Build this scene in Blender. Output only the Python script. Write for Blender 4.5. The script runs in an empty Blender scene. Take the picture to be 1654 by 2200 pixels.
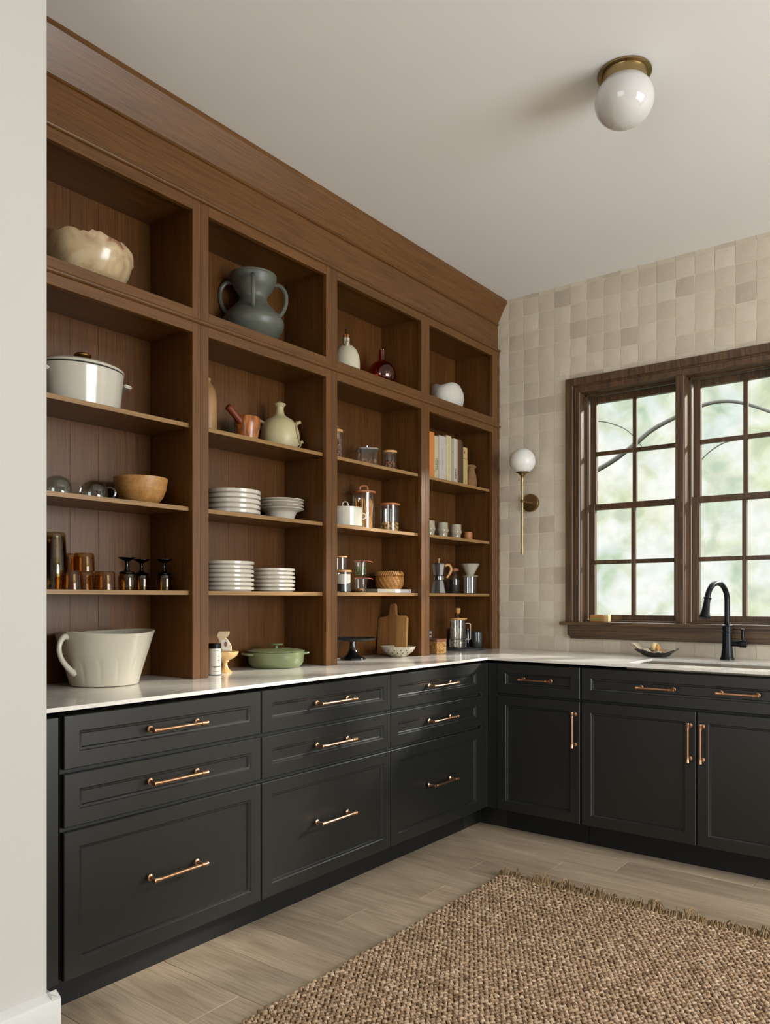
import bpy, bmesh, math, random
import numpy as np
from mathutils import Vector, Matrix, noise
random.seed(7)
rng = np.random.default_rng(7)
C = bpy.context.scene.collection
PI = math.pi
SC = bpy.context.scene

# ------------------------------------------------------------------ camera
cam_d = bpy.data.cameras.new('camera'); cam = bpy.data.objects.new('camera', cam_d); C.objects.link(cam)
cam_d.sensor_fit = 'HORIZONTAL'; cam_d.sensor_width = 36.0
cam_d.lens = 1685.56 / 1654 * 36.0
cam_d.shift_y = 186.6 / 1654
cam_d.clip_start = .02; cam_d.clip_end = 200
cam.location = (2.8053, -4.3172, 1.2225)
cam.rotation_euler = (PI/2, 0, 0.656)
SC.camera = cam

# ------------------------------------------------------------------ view, light
SC.view_settings.view_transform = 'Standard'; SC.view_settings.look = 'None'
SC.view_settings.gamma = 1; SC.view_settings.use_curve_mapping = False
SC.view_settings.exposure = 0.0
SC.cycles.max_bounces = 8; SC.cycles.diffuse_bounces = 4; SC.cycles.glossy_bounces = 3
SC.cycles.transmission_bounces = 6; SC.cycles.transparent_max_bounces = 24
SC.cycles.sample_clamp_indirect = 6; SC.cycles.caustics_reflective = False; SC.cycles.caustics_refractive = False
SC.cycles.use_denoising = True
def lin(h):
    h = h.lstrip('#'); r = []
    for i in (0, 2, 4):
        v = int(h[i:i+2], 16) / 255
        r.append(v/12.92 if v <= .04045 else ((v+.055)/1.055)**2.4)
    return (*r, 1.0)

W = bpy.data.worlds.new('world'); SC.world = W; W.use_nodes = True
nt = W.node_tree; nt.nodes.clear(); N = nt.nodes.new; L = nt.links.new
wo = N('ShaderNodeOutputWorld'); bg = N('ShaderNodeBackground'); tc = N('ShaderNodeTexCoord')
def wn(scale, detail, rough=.5, dist=0.0):
    n = N('ShaderNodeTexNoise'); n.inputs['Scale'].default_value = scale; n.inputs['Detail'].default_value = detail
    n.inputs['Roughness'].default_value = rough; n.inputs['Distortion'].default_value = dist
    L(tc.outputs['Generated'], n.inputs['Vector']); return n
def wr(stops, fac):
    r = N('ShaderNodeValToRGB'); e = r.color_ramp.elements
    while len(e) < len(stops): e.new(.5)
    for i, (p, c) in enumerate(stops): e[i].position = p; e[i].color = c
    L(fac, r.inputs['Fac']); return r
n1 = wn(26, 3, .5, .6); n2 = wn(11, 2); n3 = wn(60, 2)
r1 = wr([(.33, lin('#b4c6a4')), (.42, lin('#dce3bd')), (.5, lin('#f2f4ea')), (.6, lin('#ffffff'))], n1.outputs['Fac'])
r2 = wr([(.36, lin('#c2ddd2')), (.48, lin('#fafaf6')), (.64, lin('#e6ebc0'))], n2.outputs['Fac'])
r3 = wr([(.35, (.72,.74,.68,1)), (.6, (1,1,1,1))], n3.outputs['Fac'])
m1 = N('ShaderNodeMixRGB'); m1.inputs['Fac'].default_value = .45; L(r1.outputs[0], m1.inputs[1]); L(r2.outputs[0], m1.inputs[2])
m2 = N('ShaderNodeMixRGB'); m2.blend_type = 'MULTIPLY'; m2.inputs['Fac'].default_value = .35; L(m1.outputs[0], m2.inputs[1]); L(r3.outputs[0], m2.inputs[2])
sep = N('ShaderNodeSeparateXYZ'); L(tc.outputs['Generated'], sep.inputs[0])
up = N('ShaderNodeMapRange'); up.inputs['From Min'].default_value = .28; up.inputs['From Max'].default_value = .5
L(sep.outputs['Z'], up.inputs['Value'])
m3 = N('ShaderNodeMixRGB'); m3.inputs[2].default_value = (7.0, 7.2, 7.5, 1); L(up.outputs[0], m3.inputs['Fac']); L(m2.outputs[0], m3.inputs[1])
dn = N('ShaderNodeMapRange'); dn.inputs['From Min'].default_value = -.06; dn.inputs['From Max'].default_value = -.2
L(sep.outputs['Z'], dn.inputs['Value'])
m4 = N('ShaderNodeMixRGB'); m4.inputs[2].default_value = (.36, .4, .26, 1); L(dn.outputs[0], m4.inputs['Fac']); L(m3.outputs[0], m4.inputs[1])
L(m4.outputs[0], bg.inputs['Color']); bg.inputs['Strength'].default_value = 1.08
L(bg.outputs[0], wo.inputs['Surface'])

sd = bpy.data.lights.new('sun', 'SUN'); sd.energy = 8.0; sd.angle = math.radians(5); sd.color = (1, .93, .84)
so = bpy.data.objects.new('sun', sd); C.objects.link(so)
so.rotation_euler = Vector((-.55, -.80, -.42)).to_track_quat('-Z', 'Y').to_euler()
def area(name, loc, direction, sx, sy, energy, color):
    d = bpy.data.lights.new(name, 'AREA'); d.shape = 'RECTANGLE'; d.size = sx; d.size_y = sy; d.energy = energy; d.color = color
    o = bpy.data.objects.new(name, d); C.objects.link(o); o.location = loc
    o.rotation_euler = Vector(direction).to_track_quat('-Z', 'Y').to_euler(); return o
# daylight of the glazed door in the right wall; behind the camera an added fill light
area('daylight_right_door', (5.62, -1.8, 1.6), (-1, 0, 0), 2.2, 1.9, 178, (.93, .97, 1))
area('rear_fill_light', (2.6, -7.5, 1.6), (0, 1, 0), 2.6, 2.1, 62, (.93, .97, 1))

# ------------------------------------------------------------------ mesh helpers
def box(bm, x0, y0, z0, x1, y1, z1, mi=0):
    v = [bm.verts.new(p) for p in ((x0,y0,z0),(x1,y0,z0),(x1,y1,z0),(x0,y1,z0),(x0,y0,z1),(x1,y0,z1),(x1,y1,z1),(x0,y1,z1))]
    for f in ((0,3,2,1),(4,5,6,7),(0,1,5,4),(1,2,6,5),(2,3,7,6),(3,0,4,7)):
        bm.faces.new([v[i] for i in f]).material_index = mi
    return v
def lathe(bm, prof, seg=32, c=(0,0,0), rf=None, mtx=None, sx=1, sy=1, close=True):
    """prof: list of (r, z); rf(theta, i, r, z) -> (r, z)"""
    rings = []
    for i, (r, z) in enumerate(prof):
        if r < 1e-6:
            p = Vector((c[0], c[1], c[2]+z)); rings.append([bm.verts.new(mtx @ p if mtx else p)]); continue
        ring = []
        for k in range(seg):
            t = 2*PI*k/seg; rr, zz = (rf(t, i, r, z) if rf else (r, z))
            p = Vector((c[0]+rr*sx*math.cos(t), c[1]+rr*sy*math.sin(t), c[2]+zz))
            ring.append(bm.verts.new(mtx @ p if mtx else p))
        rings.append(ring)
    for a, b in zip(rings, rings[1:]):
        if len(a) == 1 and len(b) == 1: continue
        for k in range(seg):
            k2 = (k+1) % seg
            if len(a) == 1: bm.faces.new((a[0], b[k2], b[k]))
            elif len(b) == 1: bm.faces.new((a[k], a[k2], b[0]))
            else: bm.faces.new((a[k], a[k2], b[k2], b[k]))
    if close:
        if len(rings[0]) > 1: bm.faces.new(list(reversed(rings[0])))
        if len(rings[-1]) > 1: bm.faces.new(rings[-1])
def tube(bm, pts, r, seg=10, cap=True, closed=False, flat=1.0):
    pts = [Vector(p) for p in pts]; n = len(pts); rs = r if isinstance(r, (list, tuple)) else [r]*n
    rings = []; prev = None
    for i in range(n):
        a = pts[(i-1) % n] if (closed or i > 0) else pts[i]; b = pts[(i+1) % n] if (closed or i < n-1) else pts[i]
        t = (b-a).normalized()
        if prev is None:
            u = t.orthogonal().normalized()
        else:
            u = (prev - t*prev.dot(t))
            u = u.normalized() if u.length > 1e-6 else t.orthogonal().normalized()
        prev = u; v = t.cross(u)
        rings.append([bm.verts.new(pts[i] + u*rs[i]*math.cos(2*PI*k/seg)*flat + v*rs[i]*math.sin(2*PI*k/seg)) for k in range(seg)])
    m = n if closed else n-1
    for i in range(m):
        a, b = rings[i], rings[(i+1) % n]
        for k in range(seg):
            bm.faces.new((a[k], a[(k+1) % seg], b[(k+1) % seg], b[k]))
    if cap and not closed:
        bm.faces.new(list(reversed(rings[0]))); bm.faces.new(rings[-1])
def arc(p0, p1, p2, n=14):
    p0, p1, p2 = Vector(p0), Vector(p1), Vector(p2)
    return [p0*(1-t)**2 + p1*2*t*(1-t) + p2*t*t for t in [i/n for i in range(n+1)]]
def spline(P, n=8):
    P = [Vector(p) for p in P]; out = []
    for i in range(len(P)-1):
        a = P[i-1] if i else P[i]*2-P[i+1]; b, c = P[i], P[i+1]; d = P[i+2] if i+2 < len(P) else P[i+1]*2-P[i]
        for k in range(n):
            t = k/n; out.append(.5*((2*b)+(c-a)*t+(2*a-5*b+4*c-d)*t*t+(3*b-a-3*c+d)*t**3))
    out.append(P[-1]); return out
def prism(bm, poly, plane, d0, d1):
    """poly 2d points; plane 'yz' extrude x, 'xz' extrude y, 'xy' extrude z"""
    def m(p, d):
        return {'yz': (d, p[0], p[1]), 'xz': (p[0], d, p[1]), 'xy': (p[0], p[1], d)}[plane]
    a = [bm.verts.new(m(p, d0)) for p in poly]; b = [bm.verts.new(m(p, d1)) for p in poly]; n = len(poly)
    bm.faces.new(a); bm.faces.new(list(reversed(b)))
    for i in range(n): bm.faces.new((a[i], b[i], b[(i+1) % n], a[(i+1) % n]))
def ball(bm, c, r, seg=16, rings=10, s=(1,1,1)):
    prof = [(r*math.sin(PI*i/rings), -r*math.cos(PI*i/rings)) for i in range(rings+1)]
    prof[0] = (0, -r); prof[-1] = (0, r)
    lathe(bm, prof, seg, (0,0,0), mtx=Matrix.Translation(c) @ Matrix.Diagonal((*s, 1)), close=False)
def rrect(w, h, r, n=5, cx=0, cy=0):
    out = []
    for (sx, sy, a0) in ((1,1,0), (-1,1,90), (-1,-1,180), (1,-1,270)):
        for k in range(n+1):
            a = math.radians(a0+90*k/n); out.append((cx+sx*(w/2-r)+r*math.cos(a), cy+sy*(h/2-r)+r*math.sin(a)))
    return out
def fin(bm, bev=0.0, seg=1):
    bmesh.ops.recalc_face_normals(bm, faces=bm.faces[:])
    if bev:
        ed = [e for e in bm.edges if len(e.link_faces) == 2 and e.calc_face_angle(0) > .6]
        bmesh.ops.bevel(bm, geom=ed, offset=bev, segments=seg, affect='EDGES', clamp_overlap=True)
def tomesh(name, bm, m, smooth=35, bev=0, seg=1):
    fin(bm, bev, seg); me = bpy.data.meshes.new(name); bm.to_mesh(me); bm.free()
    for mm in (m if isinstance(m, (list, tuple)) else [m]): me.materials.append(mm)
    if smooth:
        me.shade_smooth(); me.set_sharp_from_angle(angle=math.radians(smooth))
    return me
def obj(name, bm, m, parent=None, smooth=35, bev=0, seg=1, loc=None, label=None, rot=None):
    me = bm if isinstance(bm, bpy.types.Mesh) else tomesh(name, bm, m, smooth, bev, seg)
    o = bpy.data.objects.new(name, me); C.objects.link(o)
    if parent: o.parent = parent
    if loc: o.location = loc
    if rot: o.rotation_euler = rot
    if label: o['label'] = label
    return o
def B(): return bmesh.new()
def tag(o, label, cat, group=None):
    o['label'] = label; o['category'] = cat
    if group: o['group'] = group
    return o
def thing(name, label, cat, loc=(0,0,0), rz=0, group=None):
    o = bpy.data.objects.new(name, None); C.objects.link(o); o.location = loc; o.rotation_euler = (0,0,rz)
    o.empty_display_size = .05
    return tag(o, label, cat, group)
def struct(name, bm, m, parent=None, **k):
    o = obj(name, bm, m, parent, **k)
    if not parent: o['kind'] = 'structure'
    return o
def dup(root, loc, rz=None, label=None, group=None):
    r = root.copy(); C.objects.link(r); r.location = loc
    if rz is not None: r.rotation_euler = (0,0,rz)
    if label: r['label'] = label
    if group: r['group'] = group
    for ch in list(root.children):
        c = ch.copy(); C.objects.link(c); c.parent = r
        for g in list(ch.children):
            d = g.copy(); C.objects.link(d); d.parent = c
    return r
def text_mesh(s, size, m, parent, M, name='lettering', label=None, ext=.0003):
    cu = bpy.data.curves.new('t', 'FONT'); cu.body = s; cu.size = size; cu.align_x = 'CENTER'; cu.align_y = 'CENTER'; cu.extrude = ext
    cu.resolution_u = 3
    to = bpy.data.objects.new('t', cu); C.objects.link(to)
    me = bpy.data.meshes.new_from_object(to.evaluated_get(bpy.context.evaluated_depsgraph_get()))
    bpy.data.objects.remove(to); bpy.data.curves.remove(cu)
    me.transform(M); me.materials.clear(); me.materials.append(m)
    o = bpy.data.objects.new(name, me); C.objects.link(o); o.parent = parent
    if label: o['label'] = label
    return o

# ------------------------------------------------------------------ materials
def pm(name, col, rough=.5, metal=0, coat=0, spec=.5, bump=0, bscale=30, var=0, vscale=6, sss=0):
    m = bpy.data.materials.new(name); m.use_nodes = True; t = m.node_tree; p = t.nodes['Principled BSDF']
    c = lin(col) if isinstance(col, str) else col
    p.inputs['Base Color'].default_value = c; p.inputs['Roughness'].default_value = rough; p.inputs['Metallic'].default_value = metal
    p.inputs['Coat Weight'].default_value = coat; p.inputs['Coat Roughness'].default_value = .12
    p.inputs['Specular IOR Level'].default_value = spec
    if sss: p.inputs['Subsurface Weight'].default_value = sss; p.inputs['Subsurface Scale'].default_value = .02
    if bump or var:
        tcn = t.nodes.new('ShaderNodeTexCoord')
    if bump:
        n = t.nodes.new('ShaderNodeTexNoise'); n.inputs['Scale'].default_value = bscale; n.inputs['Detail'].default_value = 4
        t.links.new(tcn.outputs['Object'], n.inputs['Vector'])
        b = t.nodes.new('ShaderNodeBump'); b.inputs['Strength'].default_value = bump; b.inputs['Distance'].default_value = .002
        t.links.new(n.outputs['Fac'], b.inputs['Height']); t.links.new(b.outputs[0], p.inputs['Normal'])
    if var:
        n = t.nodes.new('ShaderNodeTexNoise'); n.inputs['Scale'].default_value = vscale; n.inputs['Detail'].default_value = 5
        t.links.new(tcn.outputs['Object'], n.inputs['Vector'])
        r = t.nodes.new('ShaderNodeValToRGB'); r.color_ramp.elements[0].position = .3; r.color_ramp.elements[1].position = .7
        r.color_ramp.elements[0].color = tuple(x*(1-var) for x in c[:3])+(1,); r.color_ramp.elements[1].color = tuple(min(1, x*(1+var*.5)) for x in c[:3])+(1,)
        t.links.new(n.outputs['Fac'], r.inputs['Fac']); t.links.new(r.outputs[0], p.inputs['Base Color'])
    return m
def wood(name, c1, c2, axis='z', rough=.42, fine=260, along=5, swirl=0.0, pore=.34, rnd=.25, spec=.5, bump=.25, band=34):
    m = bpy.data.materials.new(name); m.use_nodes = True; t = m.node_tree; p = t.nodes['Principled BSDF']; n = t.nodes.new; l = t.links.new
    tcn = n('ShaderNodeTexCoord'); oi = n('ShaderNodeObjectInfo')
    def mp(across, al):
        q = n('ShaderNodeMapping'); s = [across]*3; s['xyz'.index(axis)] = al; q.inputs['Scale'].default_value = s
        off = n('ShaderNodeVectorMath'); off.operation = 'MULTIPLY_ADD'; off.inputs[1].default_value = (1,1,1)
        cb = n('ShaderNodeCombineXYZ'); mu = n('ShaderNodeMath'); mu.operation = 'MULTIPLY'; mu.inputs[1].default_value = 37.0
        l(oi.outputs['Random'], mu.inputs[0]); 
        for i in range(3): l(mu.outputs[0], cb.inputs[i])
        l(tcn.outputs['Object'], off.inputs[0]); l(cb.outputs[0], off.inputs[2]); l(off.outputs[0], q.inputs['Vector']); return q
    a = n('ShaderNodeTexNoise'); a.inputs['Scale'].default_value = 1; a.inputs['Detail'].default_value = 5; a.inputs['Distortion'].default_value = swirl
    l(mp(band, 1.1).outputs[0], a.inputs['Vector'])
    f = n('ShaderNodeTexNoise'); f.inputs['Scale'].default_value = 1; f.inputs['Detail'].default_value = 3; f.inputs['Roughness'].default_value = .6
    l(mp(fine, along).outputs[0], f.inputs['Vector'])
    ra = n('ShaderNodeValToRGB'); ra.color_ramp.elements[0].position = .32; ra.color_ramp.elements[1].position = .68
    ra.color_ramp.elements[0].color = lin(c1); ra.color_ramp.elements[1].color = lin(c2); l(a.outputs['Fac'], ra.inputs['Fac'])
    rf_ = n('ShaderNodeValToRGB'); rf_.color_ramp.elements[0].position = .36; rf_.color_ramp.elements[1].position = .56
    rf_.color_ramp.elements[0].color = (1-pore,)*3+(1,); rf_.color_ramp.elements[1].color = (1.12,)*3+(1,); l(f.outputs['Fac'], rf_.inputs['Fac'])
    mx = n('ShaderNodeMixRGB'); mx.blend_type = 'MULTIPLY'; mx.inputs['Fac'].default_value = 1; l(ra.outputs[0], mx.inputs[1]); l(rf_.outputs[0], mx.inputs[2])
    hs = n('ShaderNodeHueSaturation'); mr = n('ShaderNodeMapRange'); mr.inputs['To Min'].default_value = 1-rnd; mr.inputs['To Max'].default_value = 1+rnd
    l(oi.outputs['Random'], mr.inputs['Value']); l(mr.outputs[0], hs.inputs['Value']); l(mx.outputs[0], hs.inputs['Color'])
    l(hs.outputs[0], p.inputs['Base Color'])
    bp = n('ShaderNodeBump'); bp.inputs['Strength'].default_value = bump; bp.inputs['Distance'].default_value = .0008
    l(f.outputs['Fac'], bp.inputs['Height']); l(bp.outputs[0], p.inputs['Normal'])
    p.inputs['Roughness'].default_value = rough; p.inputs['Specular IOR Level'].default_value = spec
    return m
def glass(name, tint='#ffffff', gl=.06, rough=.02):
    """thin blown glass: clear (tinted) straight through, mirror-like towards the rim"""
    m = bpy.data.materials.new(name); m.use_nodes = True; t = m.node_tree; t.nodes.clear(); n = t.nodes.new; l = t.links.new
    o = n('ShaderNodeOutputMaterial'); tr = n('ShaderNodeBsdfTransparent'); tr.inputs[0].default_value = lin(tint)
    g = n('ShaderNodeBsdfGlossy'); g.inputs['Roughness'].default_value = rough; g.inputs[0].default_value = (.95,.95,.95,1)
    fr = n('ShaderNodeLayerWeight'); fr.inputs['Blend'].default_value = .5
    pw = n('ShaderNodeMath'); pw.operation = 'POWER'; pw.inputs[1].default_value = 4.0; l(fr.outputs['Facing'], pw.inputs[0])
    mr = n('ShaderNodeMapRange'); mr.inputs['To Min'].default_value = gl*.6; mr.inputs['To Max'].default_value = .55
    l(pw.outputs[0], mr.inputs['Value'])
    mx = n('ShaderNodeMixShader'); l(mr.outputs[0], mx.inputs[0]); l(tr.outputs[0], mx.inputs[1]); l(g.outputs[0], mx.inputs[2]); l(mx.outputs[0], o.inputs[0])
    return m

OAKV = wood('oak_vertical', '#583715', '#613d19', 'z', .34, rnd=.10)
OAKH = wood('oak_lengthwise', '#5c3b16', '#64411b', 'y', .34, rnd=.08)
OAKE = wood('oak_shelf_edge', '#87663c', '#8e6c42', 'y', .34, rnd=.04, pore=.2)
OAKX = wood('oak_crosswise', '#4a3014', '#5d3d1c', 'x', .4, rnd=.06)
OAKB = wood('oak_back_boards', '#573616', '#5e3a19', 'z', .32, rnd=.10, pore=.36)
WALN = wood('dark_window_oak_lengthwise', '#463220', '#5d452e', 'x', .38, fine=150, along=4, swirl=1.6, pore=.6, rnd=.06, band=22)
WALV = wood('dark_window_oak_upright', '#463220', '#5d452e', 'z', .36, fine=200, along=5, swirl=.5, pore=.5, rnd=.06)
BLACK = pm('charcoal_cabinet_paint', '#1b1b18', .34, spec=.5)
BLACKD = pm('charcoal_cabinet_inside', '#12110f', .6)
KICK = pm('shade_darkened_plinth', '#0f0f0d', .55, spec=.3)  # toe-kick shade put into the colour, darker than the cabinet paint
COPPER = pm('brushed_copper_brass', '#c79a78', .3, 1)
BRASS = pm('brushed_brass', '#9a845c', .3, 1)
WALLP = pm('warm_white_wall_paint', '#bfbcb6', .75, bump=.05, bscale=200)
TRIMP = pm('white_trim_paint', '#c5c3be', .45)
CEILP = pm('ceiling_paint', '#e0dedd', .9)
GROUT = pm('grout', '#cdc3b0', .9)
BLKMET = pm('matt_black_metal', '#14161a', .34, .6)
STEEL = pm('brushed_sink_steel', '#a59d90', .35, .9)
CHROME = pm('polished_metal', '#b9bcc0', .15, 1)
OPAL = pm('white_opal_glass', '#c4c2bf', .08, coat=.3, sss=.25)
OPALM = pm('satin_opal_glass', '#dedbd6', .35, sss=.2)
CREAM = pm('cream_enamel', '#d3cdbd', .16, coat=.4)
IVORY = pm('ivory_stoneware', '#cbc5b2', .3)
WHITEC = pm('white_porcelain', '#d9d3c6', .2, coat=.3)
GLASS = glass('clear_glass', '#fbfcfb', .08); AMBERG = glass('amber_glass', '#e6cb92', .07); SMOKE = glass('smoked_blue_glass', '#20242e', .08)
AMBERV = glass('deep_amber_glass', '#e89f55', .10, .03); PANE = glass('window_pane_glass', '#fbfdfb', .03, .0)
BEECH = wood('beech_wood', '#b98345', '#cf9c5d', 'x', .45, fine=180, pore=.12, bump=.05)
BAMBOO = pm('bamboo_lid', '#c4925a', .5, var=.1, vscale=40)
REDWD = wood('reddish_lid_wood', '#9a5c35', '#b06f45', 'x', .45, fine=200, pore=.15, bump=.05)

def marble():
    m = pm('veined_light_quartz', '#cfc9bd', .16, coat=.25); t = m.node_tree; p = t.nodes['Principled BSDF']; n = t.nodes.new; l = t.links.new
    tcn = n('ShaderNodeTexCoord'); mp = n('ShaderNodeMapping'); mp.inputs['Scale'].default_value = (1, .45, 1); mp.inputs['Rotation'].default_value = (0, 0, .25)
    a = n('ShaderNodeTexNoise'); a.inputs['Scale'].default_value = 2.2; a.inputs['Detail'].default_value = 8; a.inputs['Distortion'].default_value = 1.6; a.inputs['Roughness'].default_value = .62
    l(tcn.outputs['Object'], mp.inputs['Vector']); l(mp.outputs[0], a.inputs['Vector'])
    r = n('ShaderNodeValToRGB'); e = r.color_ramp.elements; e.new(.5); e.new(.55)
    for i, (q, c) in enumerate([(.40, '#e6e2da'), (.485, '#e0dbd2'), (.50, '#d8d1c6'), (.53, '#e6e2da')]): e[i].position = q; e[i].color = lin(c)
    l(a.outputs['Fac'], r.inputs['Fac']); l(r.outputs[0], p.inputs['Base Color']); return m
QUARTZ = marble()
def tilemat():
    m = bpy.data.materials.new('hand_glazed_tile'); m.use_nodes = True; t = m.node_tree; p = t.nodes['Principled BSDF']; n = t.nodes.new; l = t.links.new
    oi = n('ShaderNodeObjectInfo'); r = n('ShaderNodeValToRGB'); e = r.color_ramp.elements
    for _ in range(3): e.new(.5)
    for i, (q, c) in enumerate([(0, '#b3a796'), (.14, '#bfb3a1'), (.4, '#c4b9a7'), (.8, '#c9bfad'), (1, '#cdc3b2')]): e[i].position = q; e[i].color = lin(c)
    ge = n('ShaderNodeNewGeometry'); su = n('ShaderNodeMath'); su.operation = 'ADD'; frc = n('ShaderNodeMath'); frc.operation = 'FRACT'
    l(oi.outputs['Random'], su.inputs[0]); l(ge.outputs['Random Per Island'], su.inputs[1]); l(su.outputs[0], frc.inputs[0]); l(frc.outputs[0], r.inputs['Fac'])
    tcn = n('ShaderNodeTexCoord'); ad = n('ShaderNodeVectorMath'); ad.operation = 'ADD'; l(tcn.outputs['Object'], ad.inputs[0]); l(oi.outputs['Location'], ad.inputs[1])
    a = n('ShaderNodeTexNoise'); a.inputs['Scale'].default_value = 26; a.inputs['Detail'].default_value = 3; l(ad.outputs[0], a.inputs['Vector'])
    a2 = n('ShaderNodeTexNoise'); a2.inputs['Scale'].default_value = 60; a2.inputs['Detail'].default_value = 4; l(ad.outputs[0], a2.inputs['Vector'])
    mr = n('ShaderNodeMapRange'); mr.inputs['To Min'].default_value = .93; mr.inputs['To Max'].default_value = 1.06; l(a2.outputs['Fac'], mr.inputs['Value'])
    hs = n('ShaderNodeHueSaturation'); l(r.outputs[0], hs.inputs['Color']); l(mr.outputs[0], hs.inputs['Value']); l(hs.outputs[0], p.inputs['Base Color'])
    b = n('ShaderNodeBump'); b.inputs['Strength'].default_value = .5; b.inputs['Distance'].default_value = .004; l(a.outputs['Fac'], b.inputs['Height']); l(b.outputs[0], p.inputs['Normal'])
    p.inputs['Roughness'].default_value = .14; return m
TILE = tilemat()
FLOORM = wood('washed_oak_plank', '#98866f', '#b3a189', 'x', .48, fine=150, along=5.0, swirl=2.2, pore=.16, rnd=.13, bump=.12, band=5)
JOINT = pm('floor_joint', '#4f4335', .9)

# ------------------------------------------------------------------ room shell
H = 3.071
WX = [(.923 + .59*k, .559) for k in range(3)]           # window openings: left edge, width
WZ0, WZ1 = 1.088, 2.42
wxl, wxr = WX[0][0], WX[2][0] + WX[2][1]
bm = B(); box(bm, -.2, -.0055, 0, wxl-.001, .2, H+.1); box(bm, wxr+.001, -.0055, 0, 5.7, .2, H+.1); box(bm, wxl-.001, -.0055, 0, wxr+.001, .2, WZ0-.03); box(bm, wxl-.001, -.0055, WZ1+.001, wxr+.001, .2, H+.1)
wall_back = struct('wall_back', bm, GROUT, smooth=0)
bm = B(); box(bm, -.15, -3.194, 0, 0, .012, H+.1); struct('wall_left', bm, WALLP, smooth=0)
bm = B(); box(bm, -.15, -7.6, 0, .79, -3.194, H+.1); struct('wall_near_left', bm, WALLP, bev=.004, seg=2)
bm = B()
prism(bm, [(.79,0),(.815,0),(.815,.14),(.811,.146),(.79,.158)], 'xz', -7.6, -3.169)
prism(bm, [(-3.194,0),(-3.169,0),(-3.169,.14),(-3.173,.146),(-3.194,.158)], 'yz', .715, .814)
struct('baseboard_left', bm, TRIMP)
bm = B(); box(bm, 5.6, -.65, 0, 5.7, .2, H+.1); box(bm, 5.6, -7.6, 0, 5.7, -2.95, H+.1); box(bm, 5.6, -2.95, 2.6, 5.7, -.65, H+.1); box(bm, 5.6, -2.95, 0, 5.7, -.65, .6)
struct('wall_right', bm, WALLP, smooth=0)
bm = B(); box(bm, -.15, -7.7, 0, 1.2, -7.6, H+.1); box(bm, 4.0, -7.7, 0, 5.7, -7.6, H+.1); box(bm, 1.2, -7.7, 2.7, 4.0, -7.6, H+.1)
struct('wall_rear', bm, WALLP, smooth=0)
bm = B(); box(bm, -.2, -7.7, H, 5.7, .05, H+.1); struct('ceiling', bm, CEILP, smooth=0)

# floor: planks run along the window wall
bm = B(); box(bm, -.2, -7.7, -.05, 5.7, .05, -.004); floor = struct('floor', bm, JOINT, smooth=0)
rows = []; y = -.53
while y > -7.6: rows.append(y); y -= .195
k = 0
for ri, yt in enumerate(rows):
    near = yt > -3.4
    x = .05 + (random.random()-.9)*1.3 if near else -.1
    if near:
        if ri == 2: x = 1.238-1.9+.0
        if ri == 0: x = 2.01-1.9
        while x < 5.6:
            ln = 1.9
            bm = B(); x0 = max(x, -.1); x1 = min(x+ln, 5.6)
            if x1 > x0+.05:
                box(bm, 0, -.1945, -.004, x1-x0-.0012, 0, random.uniform(-.0002, .0004))
                obj('plank', bm, FLOORM, floor, smooth=0, bev=.0012, loc=(x0, yt, 0))
            x += ln
bm = B()
for yt in rows:
    if yt <= -3.4: box(bm, -.1, yt-.1945, -.004, 5.6, yt, 0)
o = obj('plank_field', bm, FLOORM, floor, smooth=0); o['kind'] = 'stuff'

# backsplash tiles: the wall in view tile by tile
PX, PZ = .101, .1022
def tile_variant(v):
    bm = B(); n = 3; w = .0485; random.seed(100+v)
    zz = {}
    for i in range(n+1):
        for j in range(n+1):
            zz[i, j] = bm.verts.new((-w+2*w*i/n, -.0095+random.uniform(-.0009, .0009)+(.0028 if (i in (0,n) or j in (0,n)) else 0), -w*1.01+2*w*1.01*j/n))
    for i in range(n):
        for j in range(n): bm.faces.new((zz[i,j], zz[i+1,j], zz[i+1,j+1], zz[i,j+1]))
    e = [zz[i,0] for i in range(n+1)] + [zz[n,j] for j in range(1, n+1)] + [zz[i,n] for i in range(n-1, -1, -1)] + [zz[0,j] for j in range(n-1, 0, -1)]
    b = [bm.verts.new((q.co.x*1.004, .0, q.co.z*1.004)) for q in e]
    for i in range(len(e)): bm.faces.new((e[i], b[i], b[(i+1) % len(e)], e[(i+1) % len(e)]))
    me = tomesh('tile', bm, TILE, 50); return me
TV = [tile_variant(v) for v in range(4)]
random.seed(11)
def clip_tile(xa, xb, za, zb, mats=TILE):
    bm = B(); box(bm, xa, -.0085, za, xb, 0, zb); return bm
cols = [(.455 - PX + PX*i) for i in range(0, 42)]; zrows = [1.617 - 7*PZ + PZ*j for j in range(0, 22)]
far = B(); cas_x0, cas_x1, cas_z0, cas_z1 = .835, 2.75, .995, 2.505
ntile = 0
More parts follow.
